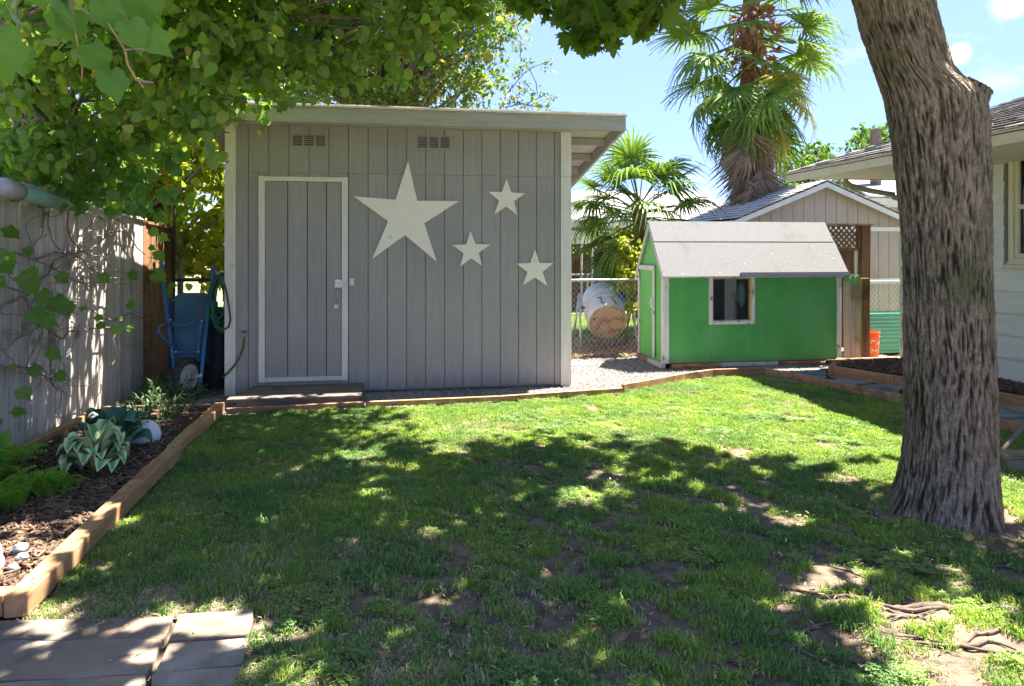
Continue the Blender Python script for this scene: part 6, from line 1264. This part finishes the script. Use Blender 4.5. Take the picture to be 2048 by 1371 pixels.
# ---------------------------------------------------------------- ground cover: instanced by geometry nodes
def tmpl_coll(name, meshes):
    c = bpy.data.collections.new(name)
    for i, me in enumerate(meshes): o = bpy.data.objects.new('%s_%d' % (name, i), me); c.objects.link(o)
    return c
def scatter(name, label, coll, pos, rot, scl, idx, host=None):
    me = bpy.data.meshes.new(name); me.vertices.add(len(pos)); me.vertices.foreach_set('co', np.asarray(pos, np.float32).ravel())
    a = me.attributes.new('rot', 'FLOAT_VECTOR', 'POINT'); a.data.foreach_set('vector', np.asarray(rot, np.float32).ravel())
    a = me.attributes.new('scl', 'FLOAT', 'POINT'); a.data.foreach_set('value', np.asarray(scl, np.float32)); a = me.attributes.new('idx', 'INT', 'POINT'); a.data.foreach_set('value', np.asarray(idx, np.int32))
    o = link(me, name); tag(o, label, kind='stuff')
    g = bpy.data.node_groups.new(name, 'GeometryNodeTree'); g.interface.new_socket('Geometry', in_out='INPUT', socket_type='NodeSocketGeometry'); g.interface.new_socket('Geometry', in_out='OUTPUT', socket_type='NodeSocketGeometry')
    n, l = g.nodes, g.links; gi, go = n.new('NodeGroupInput'), n.new('NodeGroupOutput'); ip = n.new('GeometryNodeInstanceOnPoints'); ci = n.new('GeometryNodeCollectionInfo')
    ci.inputs['Collection'].default_value = coll; ci.inputs['Separate Children'].default_value = True; ci.inputs['Reset Children'].default_value = True
    def at(nm, ty): x = n.new('GeometryNodeInputNamedAttribute'); x.data_type = ty; x.inputs['Name'].default_value = nm; return x.outputs['Attribute']
    er = n.new('FunctionNodeEulerToRotation'); l.new(at('rot', 'FLOAT_VECTOR'), er.inputs[0]); l.new(er.outputs[0], ip.inputs['Rotation'])
    ip.inputs['Pick Instance'].default_value = True; l.new(at('idx', 'INT'), ip.inputs['Instance Index']); l.new(at('scl', 'FLOAT'), ip.inputs['Scale'])
    l.new(gi.outputs[0], ip.inputs['Points']); l.new(ci.outputs[0], ip.inputs['Instance']); l.new(ip.outputs[0], go.inputs[0])
    md = o.modifiers.new('scatter', 'NODES'); md.node_group = g; return o
def tuft(seed, nb, h, spread, m, flop=.5):
    r_ = random.Random(seed); b = MB()
    for k in range(nb):
        a = r_.uniform(0, 6.28); rr_ = spread*math.sqrt(r_.random()); x, y = math.cos(a)*rr_, math.sin(a)*rr_; hh = h*r_.uniform(.45, 1.15); az = r_.uniform(0, 6.28); fl = flop*r_.uniform(.2, 1.3); w_ = r_.uniform(.0015, .0030)
        d = Vector((math.cos(az), math.sin(az), 0)); s_ = Vector((-d.y, d.x, 0))*w_; p = Vector((x, y, -.004)); pts = [p, p+Vector((0, 0, hh*.5))+d*hh*fl*.25, p+Vector((0, 0, hh*(.9-.35*fl)))+d*hh*fl*.8]
        b.add([pts[0]-s_, pts[0]+s_, pts[1]+s_*.8, pts[1]-s_*.8, pts[2]], [(0, 1, 2, 3), (3, 2, 4)])
    return b.mesh('tuft', [m])
tg = tmpl_coll('grass_tuft', [tuft(1, 26, .040, .035, L['grass'], .6), tuft(2, 26, .042, .04, L['grass'], .8), tuft(3, 20, .052, .025, L['grass'], .5), tuft(4, 22, .040, .04, L['grass'], 1.0), tuft(5, 20, .034, .04, L['dry'], 1.1), tuft(6, 26, .042, .03, L['grass'], .5)])
def clover(seed):
    r_ = random.Random(seed); b = MB()
    for k in range(9):
        a, rr_ = r_.uniform(0, 6.28), .03*math.sqrt(r_.random()); c = Vector((math.cos(a)*rr_, math.sin(a)*rr_, r_.uniform(.012, .028))); t0 = r_.uniform(0, 6.28)
        for j in range(3):
            t = t0+j*2.094; d = Vector((math.cos(t), math.sin(t), .1)); s_ = Vector((-d.y, d.x, 0)); b.add([c, c+d*.006+s_*.004, c+d*.010, c+d*.006-s_*.004], [(0, 1, 2, 3)])
    return b.mesh('clover', [L['grass']])
_o = bpy.data.objects.new('grass_tuft_6', clover(3)); tg.objects.link(_o); _o = bpy.data.objects.new('grass_tuft_7', tuft(9, 12, .075, .02, L['grass'], .7)); tg.objects.link(_o)
r11 = np.random.default_rng(11); N = 150000
xy = rpoly([(-1.62, 1.5), (7.0, 1.5), (7.0, 6.2), (5, 8.2), (-1.7, 8.2)], N); x, y = xy.T
keep = inpoly(x, y, LAWN) & ~inpoly(x, y, PATIO) & (np.hypot(x-bt.location.x, y-bt.location.y) > .33)
px_, py_, z_ = proj(np.stack([x, y, 0*x], 1)); keep &= (px_ > -150) & (px_ < 2200) & (py_ < 1500)
n1 = vnoise(x, y, .26, 41)*.42+vnoise(x+.6*y, y, .085, 42)*.55+vnoise(x, y, .8, 43)*.30
bare = np.clip((4.9-y)/2.2, 0, 1)*np.clip((x+.6)/1.6, .12, 1); bare = np.maximum(bare, .7*np.exp(-((x-bt.location.x)**2+(y-bt.location.y+.1)**2)/.35))
wear = np.exp(-((x-.2)**2/1.2+(y-2.9)**2/.5)); thr = .26+.27*bare+.22*wear+.06*np.clip((6-y), 0, 1)
dens = np.clip((n1-thr)/.16, 0, 1)*.95+.05*(1-.5*bare)
far_keep = np.clip(1.15-.05*y, .5, 1)
keep &= r11.random(N) < dens*far_keep
# a thinner strip by the edging and the patio
x, y = x[keep], y[keep]; n = len(x); print('tufts', n)
dryp = vnoise(x, y, .35, 47)*.6+vnoise(x, y, .12, 48)*.4; pe = np.exp(-np.maximum(0, y-3.15)/.25)*(x < .6)+.55*np.exp(-((x-3.5)**2+(y-2.7)**2)/.8)
dry = r11.random(n) < np.clip((dryp-.46)*1.5, .05, .55)+pe*.40
idx = np.where(dry, 4, r11.choice([0, 1, 2, 3, 5, 7], n, p=[.2, .2, .18, .2, .18, .04])); idx = np.where((vnoise(x, y, .2, 51) > .72) & (r11.random(n) < .6), 6, idx); scl = r11.uniform(.5, 1.2, n)*(.45+.6*vnoise(x+.6*y, y, .085, 42)+.4*vnoise(x, y, .25, 44))
pos = np.stack([x, y, lawn_z(x, y)-.008], 1); rot = np.stack([r11.normal(0, .16, n), r11.normal(0, .16, n), r11.uniform(0, 6.28, n)], 1)
scatter('lawn_grass', 'patchy green lawn grass with dry spots', tg, pos, rot, scl, idx)
# gravel
def pebm(seed, m):
    bm = bmesh.new(); bmesh.ops.create_icosphere(bm, subdivisions=1, radius=1); r_ = random.Random(seed)
    for v in bm.verts: v.co = Vector((v.co.x*r_.uniform(.8, 1.1), v.co.y*r_.uniform(.6, .9), v.co.z*r_.uniform(.45, .7)))
    me = bpy.data.meshes.new('gravel_stone'); bm.to_mesh(me); bm.free(); me.materials.append(m); return me
gc = tmpl_coll('gravel_stone', [pebm(i, M['pebble']) for i in range(4)])
xy = rpoly(GRAV, 60000); x, y = xy.T; k = ~((x > X0) & (x < X1) & (y > SY)) & ~((x > A) & (x < B2) & (y > FY)) & ((y < 8.6) | (x > 1.8) | (x < X0)); slt = inpoly(x, y, [(4.0, 8.1), (5.1, 7.8), (6.5, 6.2), (4.7, 5.3), (3.5, 7.9)]); k &= ~slt | (r11.random(len(x)) < .15)
x, y = x[k], y[k]; n = len(x); scatter('gravel_stones', 'loose grey gravel stones', gc, np.stack([x, y, np.full(n, -.006)], 1), r11.uniform(-.5, 6.28, (n, 3))*[.1, .1, 1], r11.uniform(.005, .0125, n), r11.integers(0, 4, n))
# bark mulch
def chip(seed, m):
    r_ = random.Random(seed); b = MB(); l_, w_ = 1, r_.uniform(.25, .45); b.hexa([(-l_, -w_*.6, -.08), (l_, -w_*r_.uniform(.3, 1), -.08), (l_*.8, w_, -.05), (-l_*.9, w_*.8, -.08), (-l_, -w_*.5, .08), (l_*.95, -w_*.6, .06), (l_*.8, w_*.9, .1), (-l_*.9, w_*.7, .07)]); return b.mesh('bark_chip', [m])
mc = tmpl_coll('bark_chip', [chip(i, M['mulch']) for i in range(5)]); lc = tmpl_coll('litter_chip', [chip(i+9, M['litter']) for i in range(4)])
def mulch(nm, lab, poly, z, n, coll=mc, s0=.012, s1=.034, k=5, avoid=None):
    xy = rpoly(poly, n); scatter(nm, lab, coll, np.stack([xy[:, 0], xy[:, 1], z+r11.uniform(0, .022, n)], 1), np.stack([r11.normal(0, .35, n), r11.normal(0, .35, n), r11.uniform(0, 6.28, n)], 1), r11.uniform(s0, s1, n), r11.integers(0, k, n))
mulch('bark_mulch', 'brown bark mulch in the left bed', [(-2.72, 3.25), (-1.62, 3.25), (-1.72, 6.85), (-2.72, 6.85)], .037, 13000)
mulch('bark_mulch', 'dark brown bark mulch in the raised bed by the house', [(5.25, 7.80), (5.8, 6.75), (6.05, 6.0), (6.48, 5.3), (6.48, 8.2), (5.35, 8.2)], .088, 7000)
mulch('leaf_litter', 'dry tan leaf litter beyond the chain link fence', [(1.2, 9.62), (4.4, 9.62), (5, 11.4), (1.2, 11.4)], -.01, 9000, lc, .015, .045, 4)
mulch('leaf_litter', 'scattered dry bits on the bare lawn soil', [(-1.3, 2.2), (4.4, 2.2), (4.8, 5.6), (-1.4, 5.6)], -.002, 4200, lc, .003, .014, 4)
mulch('leaf_litter', 'dry bits on the ground beside the wheelbarrow', [(-2.7, 6.95), (-1.75, 6.95), (-1.75, 8.6), (-2.7, 8.6)], -.004, 900, mc, .006, .02, 4)
# grass beyond the chain link
xy = rpoly([(1.0, 11.3), (6, 11.3), (8, 15.8), (1.0, 15.8)], 9000); n = len(xy); scatter('back_yard_grass', 'green grass in the yard behind the chain link fence', tg, np.stack([xy[:, 0], xy[:, 1], np.full(n, -.02)], 1), np.stack([np.zeros(n), np.zeros(n), r11.uniform(0, 6.28, n)], 1), r11.uniform(1.2, 2.2, n), r11.choice([0, 1, 2, 3], n))

GR = {'chain_link_fence': 'chain link fences round the yard', 'fern': 'ferns in the mulch bed', 'fan_palm': 'fan palms behind the playhouse', 'hosta': 'hostas in the mulch bed', 'shrub': 'shrubs at the end of the mulch bed', 'tree': 'trees behind the yard', 'hedge': 'hedges behind the yard', 'far_house': 'neighbouring houses in the distance', 'wooden_fence': 'sections of the left fence'}
for o in list(S.objects):
    if o.parent is None and o.get('category') and 'group' not in o:
        k = o.name.split('.')[0]
        if k in GR: o['group'] = GR[k]
